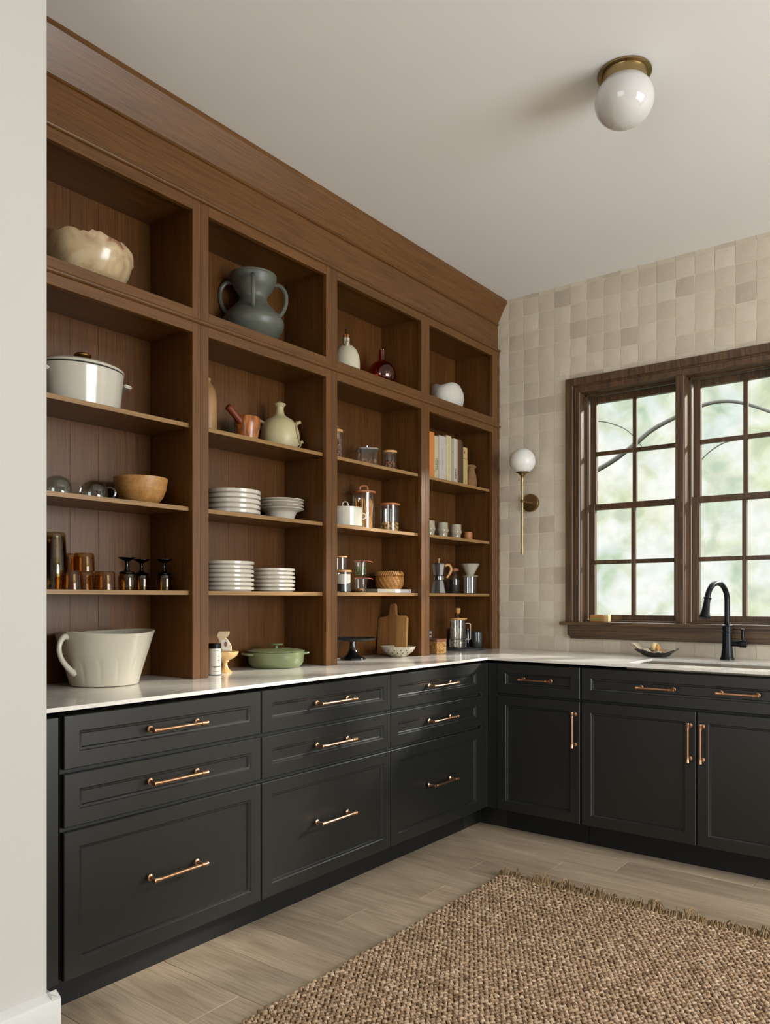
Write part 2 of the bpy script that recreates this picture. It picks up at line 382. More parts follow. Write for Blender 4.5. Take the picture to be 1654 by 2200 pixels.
for x0 in cols:
    for z0 in zrows:
        xa, xb = x0+.0015, x0+PX-.0015; za, zb = max(z0+.0015, .9145), min(z0+PZ-.0015, H)
        if xb > 4.58 or zb-za < .006: continue
        if za > cas_z0+.01 and zb < cas_z1-.01 and xa > cas_x0+.01 and xb < cas_x1-.01: continue
        parts = [(xa, xb, za, zb)]
        if xb > cas_x0 and xa < cas_x1 and zb > cas_z0 and za < cas_z1:      # cut at the casing
            if xa < cas_x0-.004: parts = [(xa, cas_x0, za, zb)]
            elif xb > cas_x1+.004: parts = [(cas_x1, xb, za, zb)]
            elif za < cas_z0-.004: parts = [(xa, xb, za, cas_z0)]
            elif zb > cas_z1+.004: parts = [(xa, xb, cas_z1, zb)]
            else: continue
        (xa, xb, za, zb) = parts[0]; full = (xb-xa > .09 and zb-za > .09)
        cx, cz = (xa+xb)/2, (za+zb)/2
        if cx < 2.06:
            ntile += 1
            if full: obj('tile', TV[random.randrange(4)], TILE, wall_back, loc=(cx, .0, cz), rot=(random.uniform(-.009,.009), random.choice((0, PI/2, PI, -PI/2)) + random.uniform(-.004,.004), random.uniform(-.009,.009)))
            else:
                bm = B(); box(bm, xa-cx, -.0075, za-cz, xb-cx, .001, zb-cz); obj('tile', bm, TILE, wall_back, smooth=0, loc=(cx, 0, cz))
        else: box(far, xa, -.0075, za, xb, .001, zb)
bmesh.ops.translate(far, verts=far.verts[:], vec=(0,0,0))
o = obj('tile_field', far, TILE, wall_back, smooth=0); o['kind'] = 'stuff'

# ------------------------------------------------------------------ window
win = bpy.data.objects.new('window_1', None); C.objects.link(win); win['kind'] = 'structure'
cx1 = wxr + .088
bm = B()   # casing profile: flat board with a raised inner bead, mitred
def casing(bm, pts):
    """pts: outer-to-inner closed profile (offset from opening, protrusion) swept up-over-down"""
    prof = pts
    path = [(-1, 0), (-1, 1), (1, 1), (1, 0)]
    ring = []
    for (sx, top) in path:
        r = []
        for (off, pr) in prof:
            x = wxl-off if sx < 0 else wxr+off
            z = (WZ1+off) if top else WZ0+.002
            r.append(bm.verts.new((x, -pr, z)))
        ring.append(r)
    n = len(prof)
    for a, b in zip(ring, ring[1:]):
        for i in range(n): bm.faces.new((a[i], a[(i+1) % n], b[(i+1) % n], b[i]))
    bm.faces.new(ring[0]); bm.faces.new(list(reversed(ring[-1])))
casing(bm, [(.0, -.01), (0, .014), (.006, .020), (.030, .020), (.034, .0145), (.040, .0145), (.046, .024), (.084, .026), (.088, .022), (.088, -.012)])
obj('casing', bm, WALV, win, smooth=20)
bm = B(); box(bm, wxl-.112, -.058, 1.070, wxr+.112, .08, 1.0895); obj('sill', bm, WALN, win, bev=.003, seg=2)
bm = B(); prism(bm, [(wxl-.075, 1.0705), (wxr+.075, 1.0705), (wxr+.075, 1.012), (wxr+.066, 1.012), (wxr+.066, 1.003), (wxr+.058, 1.003), (wxr+.058, .992), (wxl-.058, .992), (wxl-.058, 1.003), (wxl-.066, 1.003), (wxl-.066, 1.012), (wxl-.075, 1.012)], 'xz', -.024, .002)
obj('apron', bm, WALN, win, smooth=0)
jl, jh = B(), B()
for (x0, w) in WX:
    box(jl, x0-.0008, -.0125, WZ0-.0195, x0+.003, .1995, WZ1-.0006); box(jl, x0+w-.003, -.0125, WZ0-.0195, x0+w+.0008, .1995, WZ1-.0006)
    box(jl, x0, .055, WZ0, x0+.012, .066, WZ1); box(jl, x0+w-.012, .055, WZ0, x0+w, .066, WZ1)
    box(jh, x0, .055, WZ1-.012, x0+w, .066, WZ1)
box(jh, wxl+.0032, -.0122, WZ1-.003, wxr-.0032, .1993, WZ1+.0008)
obj('jamb', jl, WALV, win, smooth=0); obj('head_jamb', jh, WALN, win, smooth=0)
for k in (0, 1):
    xm0 = WX[k][0]+WX[k][1]; xm1 = WX[k+1][0]
    bm = B(); box(bm, xm0, .0, WZ0-.02, xm1, .19, WZ1); box(bm, xm0-.014, -.02, WZ0+.001, xm1-.001, .0, WZ1+.003)
    obj('mullion', bm, WALV, win, bev=.002)
for k, (x0, w) in enumerate(WX):
    a, b = x0+.014, x0+w-.014; ga, gb = x0+.052, x0+w-.052; gm = (ga+gb)/2
    for nm, z0, z1, g0, g1, yy in (('upper_sash', 1.742, 2.412, 1.776, 2.372, .100), ('lower_sash', 1.1, 1.776, 1.131, 1.742, .078)):
        if nm == 'upper_sash': z0 = 1.745
        bm = B(); box(bm, a, yy-.0, z0, ga, yy+.03, z1); box(bm, gb, yy, z0, b, yy+.03, z1); box(bm, ga, yy, z0, gb, yy+.03, g0); box(bm, ga, yy, g1, gb, yy+.03, z1)
        s = obj(nm, bm, WALV, win, bev=.002)
        zm = (g0+g1)/2
        bm = B(); box(bm, gm-.011, yy-.002, g0, gm+.011, yy+.022, g1); box(bm, ga, yy-.002, zm-.0115, gm-.011, yy+.022, zm+.0115); box(bm, gm+.011, yy-.002, zm-.0115, gb, yy+.022, zm+.0115)
        obj('muntin', bm, WALV, s, bev=.0015)
        for (pa, pb) in ((ga, gm-.011), (gm+.011, gb)):
            for (qa, qb) in ((g0, zm-.0115), (zm+.0115, g1)):
                bm = B(); v = [bm.verts.new(p) for p in ((pa, yy+.012, qa), (pb, yy+.012, qa), (pb, yy+.012, qb), (pa, yy+.012, qb))]; bm.faces.new(v)
                obj('pane', bm, PANE, s, smooth=0)
bm = B(); box(bm, wxl, .04, WZ0-.002, wxr, .19, 1.1); obj('sill_step', bm, WALN, win, bev=.002)

# ------------------------------------------------------------------ hutch
D = .389; BX = .113
S1 = -.8185; SW = .764
seams = [S1-3*SW, S1-2*SW, S1-SW, S1, 0.0]
RB, RT = 2.245, 2.337; TB, TT = 2.716, 2.757
UL = ['tall stained oak shelf unit nearest the white wall, with the stone bowl on top', 'stained oak shelf unit with the grey-green four-handled vase and the plate stacks',
      'stained oak shelf unit with the jug, amber vase and pasta jars', 'stained oak shelf unit in the corner with the cookbooks and coffee pots']
units = []
bm = B(); lathe(bm, [(0, 0), (.0032, 0), (.0032, .010), (0, .010)], 8, close=False); PIN = tomesh('shelf_pin', bm, CHROME)
for u in range(4):
    y0, y1 = seams[u]+.0006, seams[u+1]-.0006
    t = thing('shelf_unit', UL[u], 'shelf unit', (0, (y0+y1)/2, .914), group='oak shelf units of the wall-length hutch'); units.append(t)
    oy, oz = (y0+y1)/2, .914
    def P(name, boxes, m, bev=.0012, **k):
        bm = B()
        for q in boxes: box(bm, q[0], q[1]-oy, q[2]-oz, q[3], q[4]-oy, q[5]-oz)
        return obj(name, bm, m, t, bev=bev, **k)
    sr = .094 if u == 3 else .0385
    ia, ib = y0+.030, y1-(.085 if u == 3 else .030)
    P('side_panel', [(.004, y0, .9145, D-.0225, ia, 2.92)], OAKV, bev=0); P('side_panel', [(.004, ib, .9145, D-.0225, y1, 2.92)], OAKV, bev=0)
    nb = 6; bw = (ib-ia)/nb
    for k in range(nb):
        P('back_board', [(BX-.016-random.uniform(0,.0008), ia+bw*k+.0003, .9145, BX-random.uniform(0,.0008), ia+bw*(k+1)-.0003, 2.74)], OAKB, bev=.0005)
    P('stile', [(D-.022, y0, .9145, D, y0+.0385, TT)], OAKV)
    if u == 3:
        P('stile', [(D-.022, y1-sr, .9145, D, y1-.047, TT)], OAKV); P('filler_strip', [(D-.022, y1-.0462, .9145, D-.0005, y1, TT)], OAKV)
    else: P('stile', [(D-.022, y1-sr, .9145, D, y1, TT)], OAKV)
    P('middle_rail', [(D-.0215, y0+.0385, RB, D-.0003, y1-sr, RT)], OAKH); P('top_rail', [(D-.0215, y0+.0385, TB, D-.0003, y1-sr, TT)], OAKH)
    P('box_floor', [(BX, ia, RT-.075, D-.0225, ib, RT-.001)], OAKH, bev=0); P('box_top', [(BX, ia, 2.735, D-.0225, ib, 2.76)], OAKH, bev=0)
    for z in (1.254, 1.577, 1.898):
        s = P('shelf', [(BX+.002, ia+.0025, z-.0165, D-.0255, ib-.0025, z)], OAKH, bev=0)
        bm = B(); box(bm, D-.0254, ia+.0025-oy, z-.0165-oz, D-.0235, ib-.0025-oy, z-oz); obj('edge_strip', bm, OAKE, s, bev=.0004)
        for yy, sg in ((ia, 1), (ib, -1)):
            for xx in (BX+.045, D-.062):
                obj('shelf_pin', PIN, CHROME, s, loc=(xx, yy-oy-.0015*sg, z-.0165-oz-.0032), rot=(-sg*PI/2, 0, 0))
ya, yb = -3.19, -.001
t = thing('crown_moulding', 'stained oak crown, frieze board and beads running along the top of the hutch to the ceiling', 'moulding', (0, 0, 2.757))
def PR(name, poly, m, **k):
    bm = B(); prism(bm, [(x, z-2.757) for x, z in poly], 'xz', ya, yb); return obj(name, bm, m, t, **k)
PR('lower_bead', [(D-.0215, 2.7575), (D+.004, 2.7575), (D+.009, 2.761), (D+.0095, 2.766), (D+.005, 2.7705), (D-.0215, 2.771)], OAKH, smooth=50)
PR('frieze_board', [(.3675, 2.771), (D-.012, 2.771), (D-.012, 2.925), (.3675, 2.925)], OAKH, smooth=0)
PR('upper_bead', [(.3675, 2.925), (D-.010, 2.925), (D-.004, 2.928), (D-.004, 2.934), (D-.009, 2.9385), (.3675, 2.9385)], OAKH, smooth=50)
PR('crown', [(.3675, 2.9385), (D-.011, 2.9385), (D-.0085, 2.943), (.4385, 3.048), (.440, 3.051), (.440, 3.0705), (.3675, 3.0705)], OAKH, smooth=20)
bm = B(); prism(bm, [(D, 2.283), (D+.006, 2.284), (D+.0105, 2.288), (D+.0115, 2.293), (D+.009, 2.298), (D+.003, 2.301), (D, 2.301)], 'xz', ya, yb)
tag(obj('bead_moulding', bm, OAKH, smooth=60), 'thin rounded oak bead running along the hutch between lower shelves and top openings', 'moulding')

# ------------------------------------------------------------------ base cabinets
A = .705
def panel_front(w, h, bm=None, th=.0195):
    bm = bm or B(); g = .001
    rings = [(0, -th), (0, -.0022), (.0022, 0), (.0475, 0), (.0500, -.0030), (.0565, -.0042), (.0590, -.0100)]
    R = []
    for ins, dep in rings:
        R.append([bm.verts.new(p) for p in ((dep, ins, ins), (dep, w-ins, ins), (dep, w-ins, h-ins), (dep, ins, h-ins))])
    for a, b in zip(R, R[1:]):
        for i in range(4): bm.faces.new((a[i], a[(i+1) % 4], b[(i+1) % 4], b[i]))
    bm.faces.new(R[-1]); bm.faces.new(list(reversed(R[0]))); return bm
def handle_mesh(Ln):
    bm = B(); hl = Ln/2
    prof = [(0, -hl), (.0078, -hl), (.0086, -hl+.003), (.0068, -hl+.007), (.0066, -hl+.022), (.0078, -hl+.0225), (.0078, -hl+.025), (.0052, -hl+.0255)]
    prof = prof + [(r, -z) for r, z in reversed(prof)]
    lathe(bm, prof, 14, mtx=Matrix.Translation((.038, 0, 0)) @ Matrix.Rotation(-PI/2, 4, 'X'), close=False)
    for s in (-1, 1):
        M = Matrix.Translation((0, s*(hl-.014), 0)) @ Matrix.Rotation(PI/2, 4, 'Y')
        lathe(bm, [(0, 0), (.0105, 0), (.0105, .002), (.006, .005), (.0045, .012), (.0045, .038), (0, .038)], 14, mtx=M, close=False)
    return tomesh('handle', bm, COPPER, 40)
HB, HS = handle_mesh(.213), handle_mesh(.176)
def put_front(parent, name, y, z, w, h, hy=None, hz=None, vert=False, hm=None):
    fr = obj(name, panel_front(w, h), BLACK, parent, smooth=20, loc=(0, y, z))
    for (a, b) in (hy if isinstance(hy, list) else [(hy, hz)] if hy is not None else []):
        obj('handle', hm, COPPER, fr, loc=(0, a-y, b-z), rot=(PI/2, 0, 0) if vert else None, label='copper-coloured bar handle')
    return fr
def carcass(t, w, depth=.58, top=.885):
    bm = B(); box(bm, -depth, 0, .125, -.0205, w, top); obj('carcass', bm, BLACKD, t, smooth=0)
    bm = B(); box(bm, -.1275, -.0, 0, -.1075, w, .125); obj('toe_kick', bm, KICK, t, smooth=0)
e = [-3.0985, -2.3262, -1.5445, -.7628]
BL = ['black three-drawer base cabinet at the left end by the white wall', 'middle black three-drawer base cabinet under the hutch', 'black three-drawer base cabinet next to the inside corner']
for i in range(3):
    y0, w = e[i], e[i+1]-e[i]
    t = thing('base_cabinet', BL[i], 'cabinet', (A, y0, 0), group='black drawer cabinets under the hutch'); carcass(t, w)
    g = .0028
    put_front(t, 'drawer', g, .731, w-2*g, .155, w/2, .811, hm=HB); put_front(t, 'drawer', g, .563, w-2*g, .154, w/2, .645, hm=HB)
    put_front(t, 'deep_drawer', g, .123, w-2*g, .426, w/2, .342, hm=HB)
bm = B(); box(bm, .125, -3.19, .123, A-.002, -3.112, .884); box(bm, .125, -3.19, 0, A-.1075, -3.1, .1225)
tag(obj('filler_panel', bm, BLACK, bev=.001), 'narrow black filler panel between the white wall and the left drawer cabinet', 'panel')
bm = B()
prism(bm, [(.66, -.7618), (A-.004, -.7618), (A-.004, -A+.004), (.765, -A+.004), (.765, -.66), (.66, -.66)], 'xy', .123, .885)
prism(bm, [(.55, -.7618), (A-.1075, -.7618), (A-.1075, -A+.1075), (.765, -A+.1075), (.765, -.55), (.55, -.55)], 'xy', 0, .1225)
tag(obj('corner_filler', bm, BLACK, smooth=0, bev=.001), 'black corner filler post where the two cabinet runs meet', 'panel')
t = thing('base_cabinet', 'narrow black cabinet with one drawer and one door right of the corner', 'cabinet', (.7645, -A, 0), -PI/2); carcass(t, .461)
put_front(t, 'drawer', .002, .731, .457, .155, .2305, .811, hm=HS); put_front(t, 'door', .002, .123, .457, .596, .435, .583, True, HS)
t = thing('sink_cabinet', 'wide black sink cabinet with false drawer front and two doors below the faucet', 'cabinet', (1.2285, -A, 0), -PI/2)
bm = B(); box(bm, -.085, 0, .125, -.0205, 1.09, .885); box(bm, -.58, 0, .125, -.085, 1.09, .64); obj('carcass', bm, BLACKD, t, smooth=0)
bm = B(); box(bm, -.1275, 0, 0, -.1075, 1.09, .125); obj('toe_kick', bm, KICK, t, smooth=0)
put_front(t, 'false_drawer', .004, .731, 1.082, .155, [(.372, .812), (.724, .812)], hm=HS)
put_front(t, 'door', .004, .123, .538, .596, .518, .583, True, HS); put_front(t, 'door', .548, .123, .538, .596, .572, .583, True, HS)
t = thing('base_cabinet', 'black three-drawer cabinet right of the sink cabinet', 'cabinet', (2.3195, -A, 0), -PI/2); carcass(t, .9)
for zz, hh in ((.731, .155), (.563, .154), (.123, .426)): put_front(t, 'drawer', .0028, zz, .894, hh, .45, zz+hh/2, hm=HB)

# countertop: L-shaped slab with the sink cut-out
CT0, CT1, CE = .9015, .914, .715
sx0, sx1, sy0, sy1 = 1.425, 2.125, -.585, -.262
bm = B(); gx = sorted({.001, CE, sx0, sx1, 3.22}); gy = sorted({-3.192, -CE, sy0, sy1, -.0105})
inside = lambda x, y: (x < CE or y > -CE) and not (sx0 < x < sx1 and sy0 < y < sy1)
vt, vb = {}, {}
def gv(dct, x, y, z):
    if (x, y) not in dct: dct[x, y] = bm.verts.new((x, y, z))
    return dct[x, y]
cells = {(i, j) for i in range(len(gx)-1) for j in range(len(gy)-1) if inside((gx[i]+gx[i+1])/2, (gy[j]+gy[j+1])/2)}
for (i, j) in cells:
    q = [(gx[i], gy[j]), (gx[i+1], gy[j]), (gx[i+1], gy[j+1]), (gx[i], gy[j+1])]
    bm.faces.new([gv(vt, x, y, CT1) for x, y in q]); bm.faces.new([gv(vb, x, y, CT0) for x, y in reversed(q)])
    for (di, dj, a, b) in ((0,-1,0,1), (1,0,1,2), (0,1,2,3), (-1,0,3,0)):
        if (i+di, j+dj) not in cells: bm.faces.new((gv(vt, *q[b], CT1), gv(vt, *q[a], CT1), gv(vb, *q[a], CT0), gv(vb, *q[b], CT0)))
bmesh.ops.recalc_face_normals(bm, faces=bm.faces[:])
ed = [x for x in bm.edges if abs(x.calc_face_angle(0)-PI/2) < .1]
bmesh.ops.bevel(bm, geom=ed, offset=.0012, segments=2, affect='EDGES')
tag(obj('countertop', bm, QUARTZ, smooth=30), 'L-shaped pale veined quartz worktop on the black cabinets', 'countertop')
bm = B(); o_, i_ = [], []
zt, zb = CT0-.0005, .70
def ringv(ins, z): return [bm.verts.new(p) for p in ((sx0-.006+ins, sy0-.006+ins, z), (sx1+.006-ins, sy0-.006+ins, z), (sx1+.006-ins, sy1+.006-ins, z), (sx0-.006+ins, sy1+.006-ins, z))]
R = [ringv(-.012, zt), ringv(0, zt), ringv(.001, zb+.02), ringv(.02, zb)]
for a, b in zip(R, R[1:]):
    for i in range(4): bm.faces.new((a[i], a[(i+1) % 4], b[(i+1) % 4], b[i]))
bm.faces.new(R[-1])
R2 = [ringv(-.012, zt-.002), ringv(-.012+.010, zt-.004), ringv(-.002, zb-.002)]
for a, b in zip(R2, R2[1:]):
    for i in range(4): bm.faces.new((a[(i+1) % 4], a[i], b[i], b[(i+1) % 4]))
bm.faces.new(list(reversed(R2[-1])))
for i in range(4): bm.faces.new((R[0][(i+1) % 4], R[0][i], R2[0][i], R2[0][(i+1) % 4]))
t = thing('sink', 'undermounted rectangular steel sink below the window', 'sink', (0, 0, 0)); obj('basin', bm, STEEL, t, smooth=0)
bm = B(); lathe(bm, [(0, .003), (.018, .003), (.03, .004), (.04, .002), (.042, 0), (0, 0)], 24, (1.775, -.42, zb), close=False); obj('drain', bm, CHROME, t)

# faucet
t = thing('faucet', 'black gooseneck pull-down faucet with side lever behind the sink', 'faucet', (1.752, -.1, .914))
bm = B(); lathe(bm, [(0, 0), (.034, 0), (.034, .006), (.031, .012), (.0295, .016), (.0245, .06), (.0225, .12), (.0225, .135), (.025, .137), (.025, .141), (.0225, .143), (.0225, .168), (.0255, .170), (.0255, .175), (.017, .18), (.015, .19), (0, .19)], 28, close=False); obj('body', bm, BLKMET, t)
dx, dy = math.cos(math.radians(-104)), math.sin(math.radians(-104))
R_ = .095; zt_ = .30
pts = [(0, 0, .18), (0, 0, .24), (0, 0, zt_-.0)]
for k in range(1, 15):
    a = PI*k/14*.95; pts.append((dx*R_*(1-math.cos(a)), dy*R_*(1-math.cos(a)), zt_+R_*math.sin(a)*.93))
bm = B(); tube(bm, pts, .0135, 16); obj('spout', bm, BLKMET, t)
p1 = Vector(pts[-1]); p0 = Vector(pts[-2]); dd = (p1-p0).normalized()
q = dd.to_track_quat('Z', 'Y').to_matrix().to_4x4()
bm = B(); lathe(bm, [(0, -.004), (.0145, -.004), (.0185, .0), (.0185, .004), (.015, .007), (.0155, .03), (.0195, .07), (.0245, .088), (.0265, .094), (.0265, .1), (.022, .103), (.02, .104), (0, .104)], 24, mtx=Matrix.Translation(p1) @ q, close=False); obj('spray_head', bm, BLKMET, t)
bm = B(); lathe(bm, [(0, 0), (.0145, 0), (.0145, .03), (.0165, .031), (.0165, .035), (.0145, .036), (.0145, .04), (.019, .041), (.020, .045), (.020, .07), (.018, .074), (0, .074)], 20, mtx=Matrix.Translation((.018, 0, .083)) @ Matrix.Rotation(PI/2, 4, 'Y'), close=False)
lathe(bm, [(0, 0), (.0075, 0), (.0075, .05), (.0105, .052), (.0105, .06), (0, .062)], 16, (.074, 0, .098), close=False); obj('lever', bm, BLKMET, t)

# ------------------------------------------------------------------ lamps
t = thing('ceiling_light', 'flush ceiling light with white opal globe and aged brass canopy', 'light', (1.79, -1.62, H))
bm = B(); lathe(bm, [(0, 0), (.090, 0), (.0925, -.0035), (.0925, -.008), (.090, -.009), (.0775, -.0095), (.0765, -.012), (.0765, -.046), (.070, -.047), (0, -.047)], 56, close=False); obj('canopy', bm, BRASS, t, smooth=30)
bm = B(); ball(bm, (0, 0, -.098), .1015, 56, 36, (1, 1, .89)); obj('globe', bm, OPAL, t)
t = thing('wall_sconce', 'slender brass wall sconce with white globe, left of the window', 'light', (.607, -.0095, 1.803))
bm = B(); lathe(bm, [(0, 0), (.054, 0), (.054, .017), (.052, .020), (0, .020)], 48, mtx=Matrix.Rotation(PI/2, 4, 'X'), close=False); obj('wall_plate', bm, BRASS, t)
bm = B(); lathe(bm, [(0, .018), (.0065, .018), (.0065, .104), (.009, .104), (.009, .124), (.006, .126), (0, .126)], 16, mtx=Matrix.Rotation(PI/2, 4, 'X'), close=False); obj('arm', bm, BRASS, t)
bm = B(); lathe(bm, [(0, -.315), (.0058, -.315), (.0058, .11), (.0075, .135), (.012, .150), (.022, .163), (.040, .172), (.0415, .1745), (0, .1745)], 28, (0, -.112, 0), close=False); obj('stem', bm, BRASS, t)
bm = B(); ball(bm, (0, -.112, .238), .0765, 48, 30); obj('globe', bm, OPALM, t)

# ------------------------------------------------------------------ things on the shelves
Z3, Z2, Z1, ZC, ZT = 1.8985, 1.5775, 1.2545, .9145, 2.3375       # shelf tops from high to low, counter, top opening
def single(name, bm, m, label, cat, loc=(0,0,0), group=None, rot=None, **k):
    return tag(obj(name, bm, m, loc=loc, rot=rot, **k), label, cat, group)
def vessel(name, prof, m, label, cat, loc, seg=40, **k):
    bm = B(); lathe(bm, prof, seg, close=False, **k); return single(name, bm, m, label, cat, loc)

# -- unit 1 (leftmost)
STONE = pm('honey_onyx_stone', '#bda582', .22, coat=.3, sss=.1); q_ = STONE.node_tree; tcn = q_.nodes.new('ShaderNodeTexCoord'); n_ = q_.nodes.new('ShaderNodeTexNoise'); n_.inputs['Scale'].default_value = 9; n_.inputs['Detail'].default_value = 7; n_.inputs['Distortion'].default_value = 1.5
q_.links.new(tcn.outputs['Object'], n_.inputs['Vector']); r_ = q_.nodes.new('ShaderNodeValToRGB'); e_ = r_.color_ramp.elements; e_.new(.45); e_.new(.6)
for i, (p_, c_) in enumerate([(.30, '#7c5038'), (.38, '#ad9270'), (.55, '#c2ab86'), (.72, '#cbb897')]): e_[i].position = p_; e_[i].color = lin(c_)
q_.links.new(n_.outputs['Fac'], r_.inputs['Fac']); q_.links.new(r_.outputs[0], q_.nodes['Principled BSDF'].inputs['Base Color'])
def stone_r(t, i, r, z):
    n = noise.noise(Vector((math.cos(t)*1.7, math.sin(t)*1.7, z*5)))
    top = i >= 6
    zz = z + (.020*noise.noise(Vector((math.cos(t)*2.6, math.sin(t)*2.6, 3))) + .008*noise.noise(Vector((math.cos(t)*9, math.sin(t)*9, 7))) if z > .10 else 0)
    if z > .10: zz += -.016*math.sin(t)
    return r*(1+.05*n), zz
bm = B(); lathe(bm, [(0, 0), (.085, 0), (.108, .008), (.128, .03), (.144, .06), (.153, .09), (.158, .115), (.157, .140), (.148, .142), (.143, .12), (.13, .07), (.1, .04), (0, .03)], 72, rf=stone_r, close=False)
single('stone_bowl', bm, STONE, 'rough-rimmed honey-coloured stone bowl in the top opening of the leftmost unit', 'bowl', (.235, -2.735, ZT))

t = thing('casserole', 'oval off-white enamel casserole with gold lid knob on the leftmost top shelf', 'pot', (.235, -2.752, Z3))
ENAM = pm('warm_white_enamel', '#c5bfb0', .16, coat=.5)
bm = B(); lathe(bm, [(0, 0), (.128, 0), (.136, .006), (.142, .06), (.149, .132), (.151, .136), (.146, .136), (.14, .06), (0, .01)], 64, sx=.78, close=False); obj('body', bm, ENAM, t)
bm = B(); lathe(bm, [(.149, .1375), (.1505, .1395), (.149, .1415)], 64, sx=.78, close=False); obj('rim', bm, pm('dark_enamel_rim', '#2b2d2e', .4), t, label='dark rim line')
bm = B(); lathe(bm, [(.148, .141), (.151, .144), (.151, .149), (.14, .156), (.09, .168), (.04, .174), (0, .175)], 64, sx=.78, close=False)
o = obj('lid', bm, ENAM, t); bm = B(); lathe(bm, [(0, .173), (.010, .173), (.010, .184), (.026, .187), (.030, .191), (.030, .195), (.024, .200), (0, .201)], 32, close=False)
obj('knob', bm, pm('gold_knob', '#a5762f', .2, 1), o, label='gold knob')
for s in (-1, 1):
    bm = B(); poly = [(-.042, s*.146), (-.036, s*.180), (-.018, s*.190), (.018, s*.190), (.036, s*.180), (.042, s*.146)]
    prism(bm, poly, 'xy', .106, .118); obj('handle', bm, ENAM, t, bev=.004, seg=3)

MUG = glass('clear_mug_glass', '#eef1ef', .10)
def mug():
    bm = B(); lathe(bm, [(.044, .0), (.0465, .002), (.047, .03), (.044, .048), (.034, .062), (.018, .070), (.0, .071)], 40, close=False)
    lathe(bm, [(.0435, .0), (.0445, .03), (.0415, .046), (.032, .059), (.016, .067), (0, .068)], 40, close=False)
    return bm
for k, (y, lb) in enumerate(((-2.855, 'upturned clear glass mug touching the white wall edge, leftmost'), (-2.716, 'upturned clear glass mug beside the wooden bowl'))):
    if k == 0:
        t = mug0 = thing('glass_mug', lb, 'mug', (.25, y, Z2), group='glass mugs'); obj('cup', mug(), MUG, t)
        bm = B(); tube(bm, spline([(.010, .044, .050), (.018, .060, .050), (.024, .072, .036), (.020, .066, .016), (.012, .045, .010)], 6), .0042, 8); obj('handle', bm, MUG, t)
    else: dup(mug0, (.25, y, Z2), None, lb)
vessel('wooden_bowl', [(0, 0), (.045, 0), (.062, .006), (.082, .03), (.094, .06), (.0995, .095), (.100, .102), (.0965, .102), (.090, .06), (.07, .025), (0, .012)], BEECH,
       'smooth pale wooden bowl on the second shelf of the leftmost unit', 'bowl', (.25, -2.520, Z2), 56)

def tumbler(r0, r1, h, m, seg=36):
    bm = B(); lathe(bm, [(r0, 0), (r0-.0002, .004), (r1, h-.008), (r1-.004, h-.001), (r1-.009, h), (0, h)], seg, close=False)
    lathe(bm, [(r0-.0022, 0), (r1-.003, h-.014), (r1-.010, h-.016), (0, h-.016)], seg, close=False); return bm
SG = tomesh('tumbler', tumbler(.0375, .0355, .066, AMBERG), AMBERG)
spots = [((.315, -2.845), 0, 'short amber tumbler upside down at the front, beside the tall glass stack'), ((.315, -2.715), 0, 'short amber tumbler upside down at the front, just left of the goblets'),
         ((.229, -2.743), 0, 'short amber tumbler carrying another one, behind the front tumblers'), ((.229, -2.743), .0665, 'short amber tumbler perched on top of another behind the front pair'),
         ((.1525, -2.755), 0, 'short amber tumbler at the back under another one, half hidden by the tall stack'), ((.1525, -2.755), .0665, 'short amber tumbler on top at the back, half hidden by the tall stack')]
for (x, y), dz, lb in spots: single('tumbler', SG, AMBERG, lb, 'glass', (x, y, Z1+dz), 'short amber tumblers')
TG = tomesh('tall_tumbler', tumbler(.0475, .041, .145, SMOKE), glass('grey_amber_glass', '#dcd2b4', .09))
for k, nm in enumerate(('bottom glass', 'second glass', 'third glass', 'top glass')):
    single('tall_tumbler', TG, SMOKE, f'{nm} of the tall smoky stack of nested tumblers beside the white wall', 'glass', (.185, -2.835, Z1+.0195*k), 'nested tall tumblers')
GB = glass('goblet_amber_glass', '#dfc994', .08)
def goblet():
    bm = B(); lathe(bm, [(.0305, 0), (.0325, .02), (.033, .045), (.030, .058), (.018, .0655), (0, .067)], 32, close=False)
    lathe(bm, [(.0295, 0), (.0312, .04), (.027, .056), (0, .063)], 32, close=False); return bm
for k, (x, y, lb) in enumerate(((.275, -2.597, 'leftmost upturned goblet with black foot'), (.195, -2.478, 'middle upturned goblet with black foot, set further back'), (.27, -2.428, 'rightmost upturned goblet with black foot'))):
    if k == 0:
        g0 = thing('goblet', lb, 'glass', (x, y, Z1), group='upturned goblets'); obj('bowl', goblet(), GB, g0)
        bm = B(); lathe(bm, [(.0, .0665), (.030, .0615), (.026, .068), (.012, .072), (.0065, .080), (.0060, .100), (.009, .108), (.022, .114), (.032, .1195), (.0325, .1215), (0, .119)], 32, close=False); obj('stem', bm, SMOKE, g0, label='dark blue-black stem and foot')
    else: dup(g0, (x, y, Z1), None, lb)

PITCH = pm('grey_white_glaze', '#bfb8a7', .22, coat=.2)
t = thing('pouring_bowl', 'large off-white ceramic pouring bowl with loop handle on the worktop at left', 'bowl', (.272, -2.688, ZC))
yd = PI/2   # spout towards +y, handle towards -y
def pr(th, i, r, z):
    a = math.cos(th-yd-.08); rr = r; zz = z
    k = max(0, min(1, (z-.02)/.17))
    rr *= 1 + .16*k*max(0, a)**6 - .03*k*(1-abs(a))
    if z > .15 and r > .1: zz += .004*math.cos(2*(th-yd)) - .007*math.exp(-((th-4.05)/.35)**2)
    if .01 < z < .125 and i < 14:      # carved petals
        u = (th/(2*PI)*14) % 1
        rr -= .0016*math.exp(-((u-.5)/.09)**2)
    return rr, zz
prof = [(0, 0), (.112, 0), (.118, .003), (.120, .010)] + [(.120+.048*((z-.01)/.18), z) for z in (.03, .05, .07, .09, .105, .118, .126, .14, .16, .178, .189)] + [(.166, .1905), (.163, .188), (.15, .12), (.122, .03), (.1, .012), (0, .010)]
